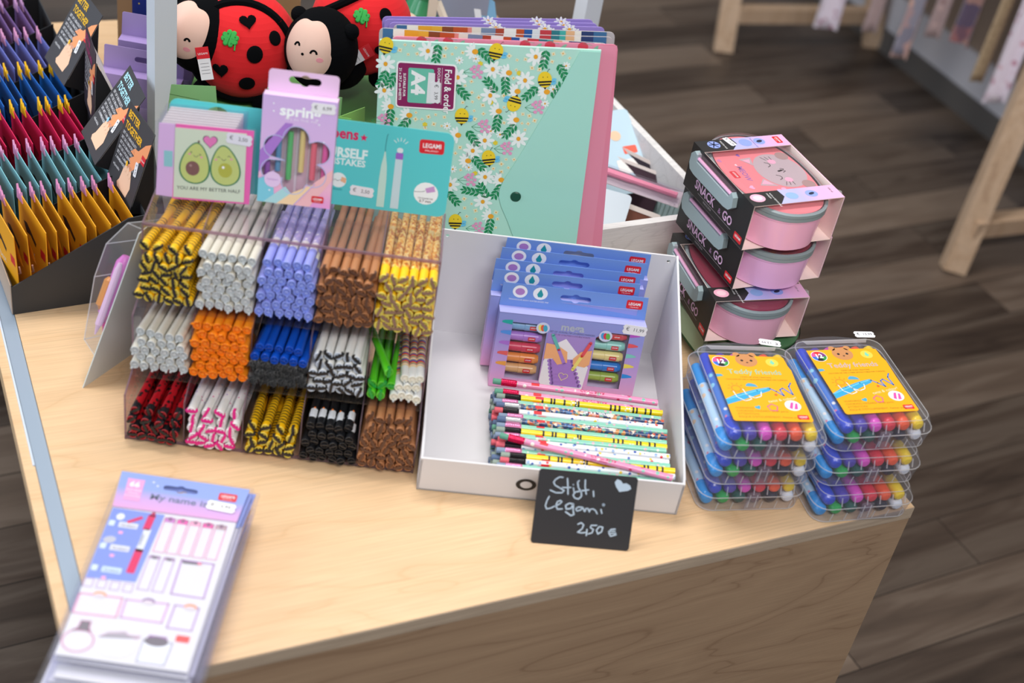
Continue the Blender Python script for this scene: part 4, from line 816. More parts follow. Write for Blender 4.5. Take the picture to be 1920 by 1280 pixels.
        m.flat(X([(0, -75), (14, -67), (40, -57.5), (55, -54), (57, -56), (55, -60), (46, -64), (20, -76), (0, -84)])[::-1], Z, mt('#35a4d4')); m.stroke(X([(0, -76), (40, -60), (54, -56)]), .0016, Z+e, mt('#6cc4e4'))
        m.stroke(X([(56, -56), (62, -61), (69, -68), (67, -58), (71, -55), (80, -66), (79, -52), (83, -46)]), .0017, Z, mt('#3f7fd4'))
        m.stroke(X([(12, -62), (14, -72), (22, -78), (30, -75), (26, -66)]), .0010, Z+e*2, mt('#eef4f8')); m.stroke(X([(24, -58), (26, -68), (34, -73), (42, -70), (44, -62)]), .0010, Z+e*2, mt('#eef4f8'))
        m.text('twist & colour!', x0+.0480, y0-.0800, .0058, Z, mt('#f4e7c0'), 'l', 12); m.ell(x0+.0600, y0-.0665, .0018, .0018, Z, mt('#e8622c'), n=10); m.flat(heart(x0+.0330, y0-.0880, .0070, 20), Z, mt('#3fa8c8'))
        sf = star(x0+.0500, y0-.0880, .0062, 5, .75); [m.stroke([sf[i], sf[(i+1) % 10]], .0011, Z, mt('#e0559c'), cap=False) for i in range(10)]
        m.ell(x0+.0740, y0-.0840, .0092, .0086, Z, mt('#f0eef4'), n=22); m.flat(X([(69, -88), (73, -79), (76, -79), (72, -90)])[::-1], Z+e, mt('#d84fa8')); m.flat(X([(74, -90), (78, -80), (80, -81), (78, -90)])[::-1], Z+e, mt('#d84fa8'))
        for i, t_ in enumerate(('WARNING!', 'CHOKING HAZARD. Small parts.', 'ATTENTION!', "RISQUE D'ETOUFFEMENT. Petites pieces.")): m.text(t_, x0+.0070, y0-(.0905+.0048*i), .0042, Z, mt('#a67a1c'), 'l')
        logo(m, x0+.0800, y0-.1030, .0125, Z, 0); m.build('label_card', o)
        price('price', o, .098 if stack == 'near' else .104, CBD+.0005, .026, '13,99', .0380, 170 if stack == 'near' else -4)
    return o
cs = (('near', 'the near stack beside the white tray', 14.8, ((.232, -.243, 17.2), (.2335, -.241, 16), (.2338, -.241, 14.9))), ('far', 'the far stack at the podium corner', 20.4, ((.3605, -.2275, 20.8), (.3570, -.2100, 19.5), (.3600, -.1954, 20.6))))
for st, nm, _, lv in cs:
    for i, (x, y, a) in enumerate(lv):
        crayon_box(TF((x, y, TZ+.001+i*.0385), a), ('lowest clear crayon box of ', 'middle clear crayon box of ', 'topmost yellow labelled crayon box of ')[i] + nm, 'clear crayon boxes', i == 2, st, i)
# ---------------------------------------------------------------- snack boxes
SW, SD, SH = .118, .142, .058
CREAMP = mt('#f8e4de', .55); BLKC = mt('#1f1e20', .45); GRL = mt('#9db0b6', .35); RIM = mt('#8c9ba0', .4)
SLTOP = proc('snack_sleeve_print', grad([(0, '#b7b9ee'), (.30, '#b9b4ea'), (.75, '#e3b2dd'), (1, '#eab6dc')], 'X', .045, .118), .4)
SLR = mt('#eab3d4', .42)
def stad(w_, l_, n=48, p=2.35):
    return [(w_/2*math.copysign(abs(math.cos(2*math.pi*i/n))**(2/p), math.cos(2*math.pi*i/n)), l_/2*math.copysign(abs(math.sin(2*math.pi*i/n))**(2/p), math.sin(2*math.pi*i/n))) for i in range(n)]
def ringwall(m, a, z0, b, z1, mat, cx, cy):
    n_ = len(a); m.add([(x+cx, y+cy, z0) for x, y in a] + [(x+cx, y+cy, z1) for x, y in b], [(i, (i+1) % n_, n_+(i+1) % n_, n_+i) for i in range(n_)], mat)
def snack_box(M, label, body, lidc, full):
    """origin: back left top corner of the sleeve; x across, y to the back (content runs to -y), z up"""
    o = thing('snack_box', label, 'snack box', M); cx, cy = SW/2, -SD/2
    m = MB(); b = mt(body, .3, coat=.3); A = stad(.108, .170); B_ = stad(.114, .176)
    ringwall(m, A, -SH+.002, B_, -.016, b, cx, cy); m.flat([(x+cx, y+cy) for x, y in A], -SH+.002, b); ringwall(m, stad(.1155, .1775), -.0175, stad(.1155, .1775), -.0150, b, cx, cy); m.build('container', o)
    m = MB(); Rr = stad(.1170, .1800); ringwall(m, Rr, -.0150, Rr, -.0065, RIM, cx, cy); ringwall(m, Rr, -.0065, stad(.110, .173), -.0052, RIM, cx, cy); ringwall(m, stad(.113, .176), -.0150, Rr, -.0150, RIM, cx, cy); ringwall(m, stad(.1173, .1803), -.0108, stad(.1173, .1803), -.0102, mt('#6f7d82', .4), cx, cy); m.build('lid_rim', o)
    m = MB(); m.flat([(x+cx, y+cy) for x, y in stad(.106, .170)], -.0062, mt(lidc, .35))
    if full:
        e = .00012; Z = -.0062 + e
        P_ = lambda x, y: (x*k, y*k); GY = mt('#b9b5bb', .4)
        m.ell(.0800, -.0665, .0310, .0365, Z, GY, n=30)
        for q in ([(40, -36), (57, -34), (52, -52)], [(37, -93), (48, -80), (60, -98)]): m.flat([P_(*p) for p in q][::-1], Z, GY)
        for q in ([(43, -39), (54, -37.5), (50, -47)], [(40, -91), (48, -83), (55, -94)]): m.flat([P_(*p) for p in q][::-1], Z+e, mt('#f0b6cf'))
        for y in (-52.5, -80.5): m.stroke([P_(69, y+5), P_(73, y+3), P_(74, y), P_(73, y-3), P_(69, y-5)], .0010, Z+e, BLK)
        m.stroke([P_(77, -68), P_(82, -66.5)], .0030, Z+e, BLK); m.stroke([P_(82, -62.5), P_(86, -64), P_(84, -66.5), P_(86, -69), P_(82, -71)], .0009, Z+e, BLK)
        for y, d_ in ((-47, 1), (-87, -1)):
            m.ell(.0800, (y)*k, .0052, .0050, Z+e, mt('#f0b6d2'), n=16)
            for i in (-1, 0, 1): m.stroke([P_(78+i*4, y+4*d_), P_(76+i*6, y+11*d_)], .0006, Z+e*2, BLK)
        for y in (-36.8, -99.4): m.ell(.1000, y*k, .0085, .0085, Z+e, mt('#a4928f'), n=18)
        m.text('MEOW', .0290, -.0500, .0100, Z, mt('#9a6fb8'), 'l', -95, 1, .02); logo(m, .0177, -.0664, .0150, Z, -90, sub=False)
        for x, y, s_, c_ in ((14, -35, 7, '#c27fb4'), (44, -27, 6, '#7a5fc0'), (24, -95, 8, '#f0b6dc'), (30, -47, 4, '#f6e6f0')): m.flat(heart(x*k, y*k, s_*k, -90), Z, mt(c_))
        for x, y in ((55, -106), (62, -104), (60, -111)): m.ell(x*k, y*k, .0034, .0028, Z, mt('#f0b6dc'), n=12)
    m.build('lid_print', o)
    m = MB(); Lo, Hi = stad(.112, .175), stad(.100, .163); ringwall(m, Lo, -.0052, Lo, -.0022, LIDC, cx, cy); ringwall(m, Lo, -.0022, Hi, -.0008, LIDC, cx, cy); m.flat([(x+cx, y+cy) for x, y in Hi], -.0008, LIDC); m.build('clear_lid', o)
    m = MB(); t_ = .0005
    # sleeve: black left wall, printed top bands, pink right wall, bottom
    YZ = Matrix(((0, 0, 1, 0), (1, 0, 0, 0), (0, 1, 0, 0), (0, 0, 0, 1)))
    m.prism([(-SD, -SH), (0, -SH), (0, .0005), (-SD, .0005)], -.0028, -.0022, BLKC, [], M=YZ); m.box(-.0022, -.0016, -SD, 0, -SH, .0003, CREAMP)
    m.box(SW+.0016, SW+.0022, -SD, 0, -SH, .0003, CREAMP); m.box(SW+.0022, SW+.0028, -SD, 0, -SH, .0005, SLR)
    m.box(-.0025, SW+.0025, -SD, 0, -SH-.0004, -SH+.0002, CREAMP)
    for y0, y1 in ((-.0245, 0), (-SD, -.1150)):
        m.box(-.0025, SW+.0026, y0, y1, -.0002, .0004, CREAMP); e = .0006
        xb = .050 if y0 > -.1 else .046
        m.flat([(-.0026, y0), (xb-.012, y0), (xb, (y0+y1)/2), (xb-.002, y1), (-.0026, y1)], e, mt('#2a292a', .45)); m.flat([(xb-.012, y0), (SW+.0026, y0), (SW+.0026, y1), (xb-.002, y1), (xb, (y0+y1)/2)], e, SLTOP)
        e += .00012
        if y0 > -.1:
            for a in range(0, 180, 60): m.stroke([(.0186-math.cos(R(a))*.0065, -.0105-math.sin(R(a))*.0065), (.0186+math.cos(R(a))*.0065, -.0105+math.sin(R(a))*.0065)], .0015, e+.00012, mt('#2a2f4a'))
            m.ell(.0186, -.0105, .0082, .0080, e, mt('#8fa3e6'), n=20); m.ell(.0620, -.0115, .0085, .0080, e, mt('#8fa3e6'), n=20); m.ell(.0820, -.0110, .0075, .0070, e, mt('#8fa3e6'), n=20); m.ell(.0820, -.0110, .0045, .0026, e+.00012, mt('#2a2f4a'), 20, 12)
            logo(m, .1080, -.0110, .0150, e, -90)
            m.text('FREEZER SAFE', .0300, -.003, .0030, e, WHT, 'l', -90); m.text('MICROWAVE SAFE', .0720, -.003, .0026, e, mt('#6a6fb8'), 'l', -90)
        else:
            m.ell(.0110, -.1265, .0095, .0080, e, mt('#f0b0c8'), n=20); m.ell(.0110, -.1265, .0060, .0048, e+.00012, mt('#f6cfdc'), n=20); m.text('WITH A REMOVABLE', .0300, -.119, .0030, e, WHT, 'l', -90); m.text('DIVIDER', .0260, -.119, .0030, e, WHT, 'l', -90)
            m.ell(.0560, -.1285, .0080, .0068, e, mt('#8fb0e6'), n=20); m.ell(.0830, -.1280, .0080, .0068, e, mt('#8fa3e6'), n=20); m.ell(.0830, -.1280, .0045, .0022, e+.00012, mt('#2a2f4a'), 20, 12); m.text('500 ml', .1100, -.120, .0036, e, INK, 'l', -90)
    # the black side: words, logo (drawn in a plane facing -x)
    LF = Matrix(((0, 0, -1, -.0029), (-1, 0, 0, 0), (0, 1, 0, 0), (0, 0, 0, 1)))
    m.text('SNACK', .024, -.0470, .0160, 0, mt('#e6bce0'), 'l', 0, .88, .02, M=LF); m.text('&', .0800, -.0465, .0095, 0, mt('#b98ab8'), 'l', 0, 1, 0, M=LF); m.text('GO', .0900, -.0470, .0160, 0, mt('#e6bce0'), 'l', 0, .85, .02, M=LF)
    m.text('SNACK BOX', .048, -.0545, .0034, 0, mt('#b9b0b8'), 'l', 0, 1, 0, M=LF); m.stroke([(.034, -.0500), (.112, -.0500)], .0004, 0, mt('#b9b0b8'), M=LF)
    logo(m, .1290, -.0500, .0165, 0, 0, M=LF, sub=False)
    m.build('cardboard_sleeve', o)
    for s_ in (0, 1):
        X = (lambda x: -x) if s_ == 0 else (lambda x: SW + x); m = MB()
        ax, bx_ = sorted((X(.0030), X(.0085)))
        PL_ = Matrix(((0, 0, -1, -.0030), (-1, 0, 0, 0), (0, 1, 0, 0), (0, 0, 0, 1))) if s_ == 0 else Matrix(((0, 0, 1, SW+.0030), (1, 0, 0, -.142), (0, 1, 0, 0), (0, 0, 0, 1)))
        gm = GRL if s_ == 0 else BOXE
        m.prism([(.016, -.002), (.010, -.008), (.010, -.020), (.014, -.027), (.024, -.029), (.096, -.028), (.106, -.026), (.112, -.020), (.110, -.008), (.104, -.004), (.100, -.012), (.024, -.012), (.022, -.004)][::-1], 0, .0065, gm, M=PL_)
        m.tube([(X(.0050), -.020, -.0045), (X(.0050), -.104, -.0045)], .0026, LIDC, 8); m.tube([(X(.0060), -.022, -.0090), (X(.0060), -.102, -.0090)], .0022, mt('#e3b0d4', .35), 8)
        m.build('latch', o)
    return o
for i, (x, y, z, a, lab, body, lidc, full) in enumerate(((.1727, .1195, .722, 22.3, 'lowest of the three pink snack boxes, dark red lid showing', '#fbc0de', '#8c2242', False), (.1745, .1350, .787, 29.4, 'middle pink snack box of the stack in a black sleeve', '#f2bdec', '#8c2242', False), (.1699, .1222, .850, 29.4, 'topmost snack box with a grey cat on its pink lid', '#ffbfe0', '#ea8d95', True))):
    sb = snack_box(TF((x, y, z), a), lab, body, lidc, full)
price('price', sb, .0420, -.0075, .020, '15,99', .0012, -78)
# green box under the stack
gb = thing('green_lunch_box', 'dark green lunch box underneath the pink snack boxes', 'lunch box', TF((.185, .130, .6565), 28))
m = MB(); g_ = mt('#3f6a4a', .35); cx, cy = .056, -.070; ringwall(m, stad(.120, .176), -.055, stad(.132, .192), -.010, g_, cx, cy); m.flat([(x+cx, y+cy) for x, y in stad(.120, .176)], -.055, g_); m.build('container', gb)
m = MB(); Q_ = stad(.136, .198); ringwall(m, Q_, -.010, Q_, -.002, mt('#567f5c', .3), cx, cy); m.prism([(x+cx, y+cy) for x, y in stad(.132, .194)], -.003, .0, mt('#4d7a55', .3)); m.build('lid', gb)
m = MB(); m.prism(rr(-.055, .055, -.030, .0, .010), 0, .006, mt('#8fae94', .35), M=Matrix(((0, 0, -1, -.0120), (-1, 0, 0, -.070), (0, 1, 0, -.004), (0, 0, 0, 1)))); m.build('latch', gb)

# ---------------------------------------------------------------- name label packs
SB = (-.3555, -.3843, .64)
def pack(M, label, detail, group='name label packs', hdrc='#8fa6e4'):
    o = thing('label_pack', label, 'sticker pack', M, group); m = MB()
    m.prism([(.0045, -.2300), (.1192, -.2300), (.1235, -.040), (.0045, -.040)], -.0012, 0, mt('#d9d9de', .5)); 
    if detail:
        e = .00012; Z = e
        PKP, PUR = mt('#df7fb4'), mt('#ae7cc4')
        m.flat([(.0048, -.1395), (.0500, -.1375), (.0549, -.0485), (.0048, -.0485)], Z, mt('#7b90dc'))
        def box_(q, c_, w_=.0007):
            w_ *= 1.5
            for i in range(len(q)): m.stroke([(q[i][0]*k, q[i][1]*k), (q[(i+1) % len(q)][0]*k, q[(i+1) % len(q)][1]*k)], w_, Z+e, c_)
        for i, (x, c_) in enumerate(((61.4, '#c77fc4'), (73.6, '#e35fae'), (85.8, '#f0a9c6'), (98.2, '#e05aa4'), (110.6, '#b9a0a8'))):
            box_([(x-5, -52), (x+5, -52), (x+4, -97), (x-6, -97)], PKP, .0005); m.flat([(x*k-.005, -.0575), (x*k+.005, -.0575), (x*k+.005, -.0525), (x*k, -.0500), (x*k-.005, -.0525)], Z+e, mt(c_)); m.ell(x*k, -.0540, .0020, .0016, Z+e*2, mt('#8a6a86'), n=10)
        for x in (59, 72.6): box_([(x-5, -103), (x+5, -103), (x+4, -145), (x-6, -145)], PUR, .0005); m.flat([(x*k-.005, -.1060), (x*k+.005, -.1060), (x*k+.0045, -.1020), (x*k-.0035, -.1015)], Z+e, mt('#b9a0c0')); m.ell(x*k, -.1045, .0026, .0018, Z+e*2, mt('#77707c'), n=10)
        for x in (9, 21, 33, 45): box_([(x-4, -140), (x+4, -140), (x+4, -150), (x-4, -150)], PUR, .0004)
        box_([(84, -102.5), (114.2, -102.5), (114, -145.4), (84, -145)], PUR, .0009); m.flat([(.0845, -.1030), (.1040, -.1030), (.1000, -.1060), (.0860, -.1065)][::-1], Z+e*2, mt('#6e6872')); m.ell(.101, -.1045, .0022, .0016, Z+e*3, mt('#e88a9c'), n=10)
        box_([(5.3, -159), (43.5, -158), (43.8, -181), (5.5, -182)], PKP, .0008); box_([(47, -159), (85, -157.5), (84, -180), (47.5, -180)], mt('#cf8fd0'), .0009); box_([(91, -157.5), (112.7, -157.5), (111.8, -184.5), (89.9, -184.5)], PUR, .0008)
        for x, c_ in ((23, '#e8a070'), (67, '#8a6a9c'), (105, '#e8905c')): m.ell(x*k, -.1575, .0058, .0036, Z+e*2, mt(c_), n=14); m.ell(x*k, -.1590, .0048, .0024, Z+e*3, mt('#d9cfd6'), n=14)
        rg_ = [(x/k, y/k) for x, y in oval(.0190, -.2120, .0135, .0125, n=20)]; box_(rg_, PKP, .0007); m.flat([(.0115, -.2010), (.0265, -.2000), (.0245, -.1980), (.0240, -.1895), (.0160, -.1900), (.0150, -.1985)][::-1], Z+e*2, mt('#78727a')); box_([(11.5, -201), (26.5, -200), (24.5, -198), (24, -189.5), (16, -190), (15, -198.5)], mt('#e06ab0'), .0008)
        m.ell(.0520, -.2110, .0175, .0135, Z+e, mt('#dcdde4'), n=22); m.flat([(.0360, -.2045), (.0680, -.2010), (.0700, -.1985), (.0600, -.1990), (.0560, -.1960), (.0420, -.1990)][::-1], Z+e*2, mt('#a8a2ac')); box_([(36, -204.5), (68, -201), (70, -198.5), (60, -199), (56, -196), (42, -199)], mt('#e79ccc'), .0007)
        m.flat([(.0735, -.2260), (.0975, -.2260), (.0990, -.2010), (.0740, -.2010)], Z+e, mt('#e3e8f0')); box_([(73.5, -226), (97.5, -226), (99, -201), (74, -201)], mt('#b9b4dc'), .0006); m.ell(.0850, -.2015, .0105, .0055, Z+e*2, mt('#6e6872'), n=18); box_([(75, -202), (78, -196), (92, -196), (95, -202)], mt('#b06ac0'), .0009)
        m.flat(rr(.1005, .1125, -.1985, -.1910, .001), Z+e, mt('#e84e4e'))
        m.flat(rot2(rr(-.0035, .0035, -.0100, .0100, .001), .0430, -.0615, -3), Z+e, mt('#d6125c')); m.flat(rot2([(-.0035, 0), (.0035, 0), (.001, .006), (-.001, .006)], .0440, -.0530, -3), Z+e, mt('#b01050')); m.flat(rot2(rr(-.0034, .0034, -.0150, .0150, .0006), .0435, -.0850, -2), Z+e, mt('#d9deea')); m.text('Graham', .0425, -.0920, .0045, Z+e*2, INK, 'l', 88); m.flat(rot2(rr(-.0038, .0038, -.0155, .0155, .0008), .0425, -.1120, -2), Z+e, mt('#d6125c'))
        for y in (-.068, -.098, -.126):
            m.flat(rr(.0065, .0120, y-.004, y+.003, .0008), Z+e, mt('#cfe0ee')); m.flat(rr(.0160, .0340, y-.0045, y+.0025, .0008), Z+e, mt('#d9dce8' if y > -.12 else '#c6dcee')); m.text('Graham', .0180, y-.0030, .0045, Z+e*2, INK); m.flat(rr(.0185, .0225, y-.0130, y-.0095, .0005), Z+e, mt('#f2a6cc'))
        m.ell(.0150, -.0590, .0040, .0045, Z+e, mt('#dfe4ee'), n=14); m.ell(.0130, -.0900, .0060, .0045, Z+e, mt('#b9bcc8'), 20, 14); m.flat([(.0220, -.0640), (.0340, -.0545), (.0365, -.0575), (.0245, -.0665)][::-1], Z+e*2, mt('#d6125c'))
    m.build('sticker_sheet', o)
    HG = proc('label_header_' + hdrc.strip('#'), grad([(0, '#dca4d2'), (.3, '#cfa6dc'), (.6, hdrc), (1, hdrc)], 'Y', -.048, 0), .42) if detail else mt(hdrc, .42)
    m = MB(); m.prism([(.0040, -.0475), (.1237, -.0452), (.1272, .0012), (.0002, .0012)], .0006, .0012, HG, [euro(.0617, -.0130, .034, .0065, -1)])
    if detail:
        m.flat([(.0112, -.0370), (.0270, -.0370), (.0255, -.0070), (.0085, -.0070)], .0014, mt('#e2a2d0')); m.text('66', .0172, -.0180, .0100, .0016, WHT, 'c', 0, 1, .03); m.text('name labels', .0180, -.0235, .0032, .0016, WHT, 'c'); m.text('etiquettes', .0185, -.0275, .0026, .0016, WHT, 'c'); m.text('personalizable', .0187, -.0315, .0026, .0016, WHT, 'c')
        m.text('My name is...', .0350, -.0315, .0115, .0014, mt('#7f86a4', .3, metal=.3), 'l', 0, 1.08, .02); logo(m, .1085, -.0142, .0180, .0014)
        for x, y in ((.034, -.008), (.039, -.0125)): m.flat(star(x, y, .0018, 4), .0014, mt('#dfe6fa'))
    m.build('header', o)
    m = MB(); m.box(.0000, .1310, -.2330, .0030, -.0016, .0020, FILM); m.build('clear_bag', o)
    if detail: price('price', o, .1050, -.0290, .0290, '3,99', .0023, -4)
rg = random.Random(9)
hc = ('#8fa6e4', '#8aa2e0', '#f3b545', '#8fa6e4', '#9ab0e6', '#8fa6e4', '#7f97dc', '#f0b03c', '#8fa6e4', '#8fa6e4')
lbl = ('name label pack directly under the top one', 'third name label pack from the top', 'fourth name label pack from the top', 'fifth name label pack from the top', 'sixth name label pack from the top', 'seventh name label pack from the top', 'eighth name label pack from the top', 'second lowest name label pack', 'lowest name label pack of the stack')
pack(TF(SB, 3.57), 'topmost name label pack with pink and blue header, price 3,99', True)
for i in range(9):
    pack(TF((SB[0] + .0035 + rg.uniform(-.003, .003), SB[1] - .002*i + (.010 if i == 1 else 0) + rg.uniform(-.004, .002) - (.006 if i > 0 and i != 1 else 0), .64 - .0041*(i+1)), 3.57 - .35*i + rg.uniform(-.8, .8)), lbl[i], False, hdrc=hc[i])
# ---------------------------------------------------------------- bracelet display on the left
BF = TF((-.5695, -.1282, TZ), 33)
bd = thing('bracelet_card_display', 'black cardboard display with rows of bracelet cards at the podium corner', 'display', BF)
BK = mt('#2b2d31', .5); BK2 = mt('#131317', .6); NR, RP = 7, .096
sidep = [(0, 0), (.156, 0), (.156, .114), (.134, .112), (0, .038)]
m = MB(); m.prism(sidep, 0, .0015, BK, M=Matrix.Translation((0, .0015, 0)) @ FX); m.build('front_panel', bd)
for j in range(1, NR+1):
    m = MB(); m.prism([(.001, .001), (.155, .001), (.155, .118), (.001, .050)], 0, .0015, BK2, M=Matrix.Translation((0, RP*j, 0)) @ FX); m.build('row_divider', bd)
m = MB(); m.box(0, .0015, .0015, RP*NR, .001, .040, BK); m.box(-.001, 0, .0015, RP*NR, 0, .041, mt('#b8a596')); m.build('left_lip', bd)
m = MB(); m.box(.0015, .154, .0015, RP*NR, .001, .003, BK2); m.build('base', bd)
m = MB(); m.box(.1545, .156, .0015, RP*NR, .001, .11, BK); m.build('right_panel', bd)
rowc = (('orange', '#f8ab1c', '#e29ccc', '#3a241c'), ('teal', '#79b9c4', '#dc9fcc', '#232a2c'), ('crimson', '#cf1550', '#f2c11c', '#7a1030'), ('royal blue', '#1463bb', '#f2c11c', '#10306e'), ('indigo', '#6f78c9', '#dc9fcc', '#3a3a78'), ('violet', '#7d5f9c', '#c79acc', '#3a2a50'), ('plum', '#5c3a62', '#b07ab0', '#241428'))
INS = mt('#8a5a48', .6)
def bracelet(cname, c1, c2, c3):
    t_ = MB(); C1 = mt(c1, .42)
    # folded card: two leaves meeting along the top, standing across the row and facing -x
    yz = Matrix(((0, 0, 1, 0), (1, 0, 0, 0), (0, 1, 0, 0), (0, 0, 0, 1)))
    front = [(.004, .004), (.084, .004), (.084, .116), (.074, .1135), (.004, .104)]
    t_.prism(front, -.0008, 0, C1, M=yz)
    LX = Matrix(((0, 0, -1, -.0009), (-1, 0, 0, 0), (0, 1, 0, 0), (0, 0, 0, 1)))
    t_.flat([(-.070, .082), (-.062, .070), (-.050, .072), (-.036, .064), (-.034, .070), (-.050, .079), (-.060, .084)], 0, mt(c3), M=LX)
    t_.flat(rr(-.022, -.008, .060, .072, .001), 0, RED, M=LX); t_.text('best', -.060, .046, .012, 0, mt('#f0e2c8'), 'l', 0, M=LX)
    t_.flat([(-.080, .010), (-.060, .012), (-.062, .030), (-.074, .034)], 0, mt(c3), M=LX)
    o = t_.build('bracelet_card')
    b = MB(); b.add([(0, .004, .104), (0, .078, .114), (.0065, .074, .058), (.0075, .0045, .060), (.0035, .0042, .086)], [(0, 4, 3, 2, 1)], C1); b.add([(.0004, .004, .103), (.0004, .078, .113), (.0067, .074, .058), (.0077, .0048, .060), (.0038, .0044, .086)], [(0, 1, 2, 3, 4)], INS); b.build('back_leaf', o)
    b = MB(); b.prism([(.069, .104), (.0735, .117), (.0765, .113), (.0800, .119), (.0820, .1165), (.0850, .1225), (.0852, .104)], -.0016, .0006, mt(c2, .45), M=yz); b.build('crown_tip', o)
    b = MB(); b.tube([(.004, .010, .058), (.006, .014, .046), (.004, .022, .040), (.006, .034, .044), (.004, .046, .036)], .0011, mt('#d9a898' if cname == 'orange' else '#1a1a1c'), 5); b.build('elastic_bracelet', o)
    return o
rg = random.Random(4)
for j, (cn, c1, c2, c3) in enumerate(rowc):
    base = bracelet(cn, c1, c2, c3); n_ = 10 if j else 10
    for i in range(n_):
        x = .012 + .0147*i + rg.uniform(-.0013, .0013)
        if j in (2, 3, 5) and i == n_-1: x -= .006
        M = BF @ Matrix.Translation((x, RP*j, .0)) @ Matrix.Rotation(R(rg.uniform(-2, 1)), 4, 'Y') @ Matrix.Rotation(R(rg.uniform(7, 11)), 4, 'Z')
        L = f'{cn} bracelet card in its row of the black display'; G_ = f'{cn} bracelet cards'
        if i == 0: base.matrix_world = M; tag(base, L, 'bracelet card', G_)
        else: dup(base, M, L, G_)
def header_card(bx, by, bz, lean, yaw, title, tc, bg, label):
    M = BF @ Matrix.Translation((bx, by, bz)) @ Matrix.Rotation(R(-90 + yaw), 4, 'Z') @ Matrix.Rotation(R(90-lean), 4, 'X') @ Matrix.Translation((0, -.205, 0))
    # local: x to the near side, y up the card, z towards the left (outwards)
    o = thing('header_card', label, 'display card', M, 'header cards of the black display'); H0, H1, w_ = .100, .205, .080
    m = MB(); m.box(-w_, 0, H0, H1, -.0008, 0, mt(bg, .45)); e = .0003; tp = H1 - .095
    m.text(title[0], -w_+.006, tp+.080, .0125, e, mt(tc), 'l', 0, .80, .03); m.text(title[1], -w_+.006, tp+.066, .0125, e, mt(tc), 'l', 0, .80, .03)
    for i, t_ in enumerate(('SET OF 3 BRACELETS', 'SET DE 3 BRACELETS', 'SET DI 3 BRACCIALI', 'SET DE 3 PULSERAS', 'SET MIT 3 ARMBANDERN', '3 ARMBANDEN')): m.text(t_, -w_+.006, tp+.058-.0065*i, .0050, e, mt('#d9d9de'), 'l', 0, .92, .01)
    m.text('adjustable', -w_+.006, tp+.016, .0050, e, mt('#d9d9de'), 'l')
    SK, SK2 = mt('#f09a66', .5), mt('#efc3a4', .5)
    m.flat([(0, tp+.082), (-.012, tp+.074), (-.024, tp+.060), (-.034, tp+.058), (-.042, tp+.050), (-.030, tp+.050), (-.040, tp+.042), (-.034, tp+.038), (-.042, tp+.030), (-.030, tp+.028), (-.022, tp+.036), (-.016, tp+.048), (0, tp+.064)], e, SK)
    m.flat([(-.038, tp+.0), (-.020, tp+.0), (-.016, tp+.014), (-.022, tp+.026), (-.036, tp+.032), (-.046, tp+.026), (-.048, tp+.010), (-.052, tp+.004), (-.048, tp)], e, SK2)
    for i in range(3): m.ell(-.026-.007*i, tp+.027+.001*i, .0036, .0050, e*2, SK2, 0, 10)
    m.ell(-.0405, tp+.0345, .0026, .0034, e*3, mt('#8fc8e8' if tc == '#a9dcea' else '#f2b61c'), 20, 10)
    m.flat(rr(-.012, -.001, tp+.052, tp+.062, .001), e*2, RED); m.text('LEGAMI', -.0065, tp+.0555, .0030, e*3, WHT, 'c')
    m.build('printed_card', o)
    m = MB(); m.box(-w_, 0, H0+.01, H1-.012, -.0012, -.0009, mt('#cfcbc6', .6)); m.add([(-w_, H1-.012, -.0012), (0, H1-.012, -.0012), (0, .105, -.045), (-w_, .105, -.045)], [(0, 1, 2, 3)], mt('#d5d1ca', .6)); m.add([(0, H1-.0125, -.0010), (0, .105, -.044), (0, .100, -.0010)], [(0, 1, 2)], BK2); m.build('cream_strut', o)
    price('price', o, -.016, tp+.040, .018, '6,99', .0006, -80)
header_card(.173, .031, .199, 17.8, 5, ('BETTER', 'TOGETHER'), '#f2b61c', '#38373b', 'black header card with yellow BETTER TOGETHER title and two hands')
header_card(.183, .110, .203, 35, -2, ('BETTER', 'TOGETHER'), '#a9dcea', '#38373b', 'black header card with pale blue BETTER TOGETHER title')
header_card(.150, .210, .211, 3, -5, ('BETTER', 'TOGETHER'), '#a02a6a', '#332c38', 'dark header card with plum title turned almost edge-on')
header_card(.180, .298, .216, 30, 5, ('BETTER', 'TOGETHER'), '#e0b01c', '#3a393e', 'black header card with yellow title near the top of the picture')

# ---------------------------------------------------------------- clear blister pack leaning against the pen display
O_ = Vector((-.4522, -.2285, TZ)); yv = Vector((.043, .060, .170)).normalized(); xv = Vector((.40, .90, .12)); xv = (xv - yv*xv.dot(yv)).normalized(); zv = xv.cross(yv)
LM = Matrix(((-xv.x, yv.x, -zv.x), (-xv.y, yv.y, -zv.y), (-xv.z, yv.z, -zv.z))).to_4x4(); LM.translation = O_ + xv*.105
bl = thing('blister_pack', 'clear blister pack of pink pens leaning on the left side of the acrylic display', 'blister pack', LM)
if (LM.to_3x3() @ Vector((0, 0, 1))).x > 0: sgn = -1
else: sgn = 1
m = MB(); m.prism([(0, 0), (.105, 0), (.105, .190), (.095, .197), (.0, .197)], -.0006, .0006, mt('#c9d0d0', .5)); m.build('backing_card', bl)
m = MB(); pr = [(.040, .0006), (.050, .020), (.120, .034), (.160, .034), (.193, .018), (.195, .0006)]   # (height, out)
QM = Matrix(((0, 0, 1, 0), (1, 0, 0, 0), (0, sgn, 0, 0), (0, 0, 0, 1)))
m.prism(pr, .008, .103, BLI, M=QM)
for a, b in zip(pr[:-1], pr[1:]): m.tube([(.103, a[0], sgn*a[1]), (.103, b[0], sgn*b[1])], .0006, BOXE, 4)
for a in pr[1:-1]: m.tube([(.008, a[0], sgn*a[1]), (.103, a[0], sgn*a[1])], .0006, BOXE, 4)
m.build('blister', bl)
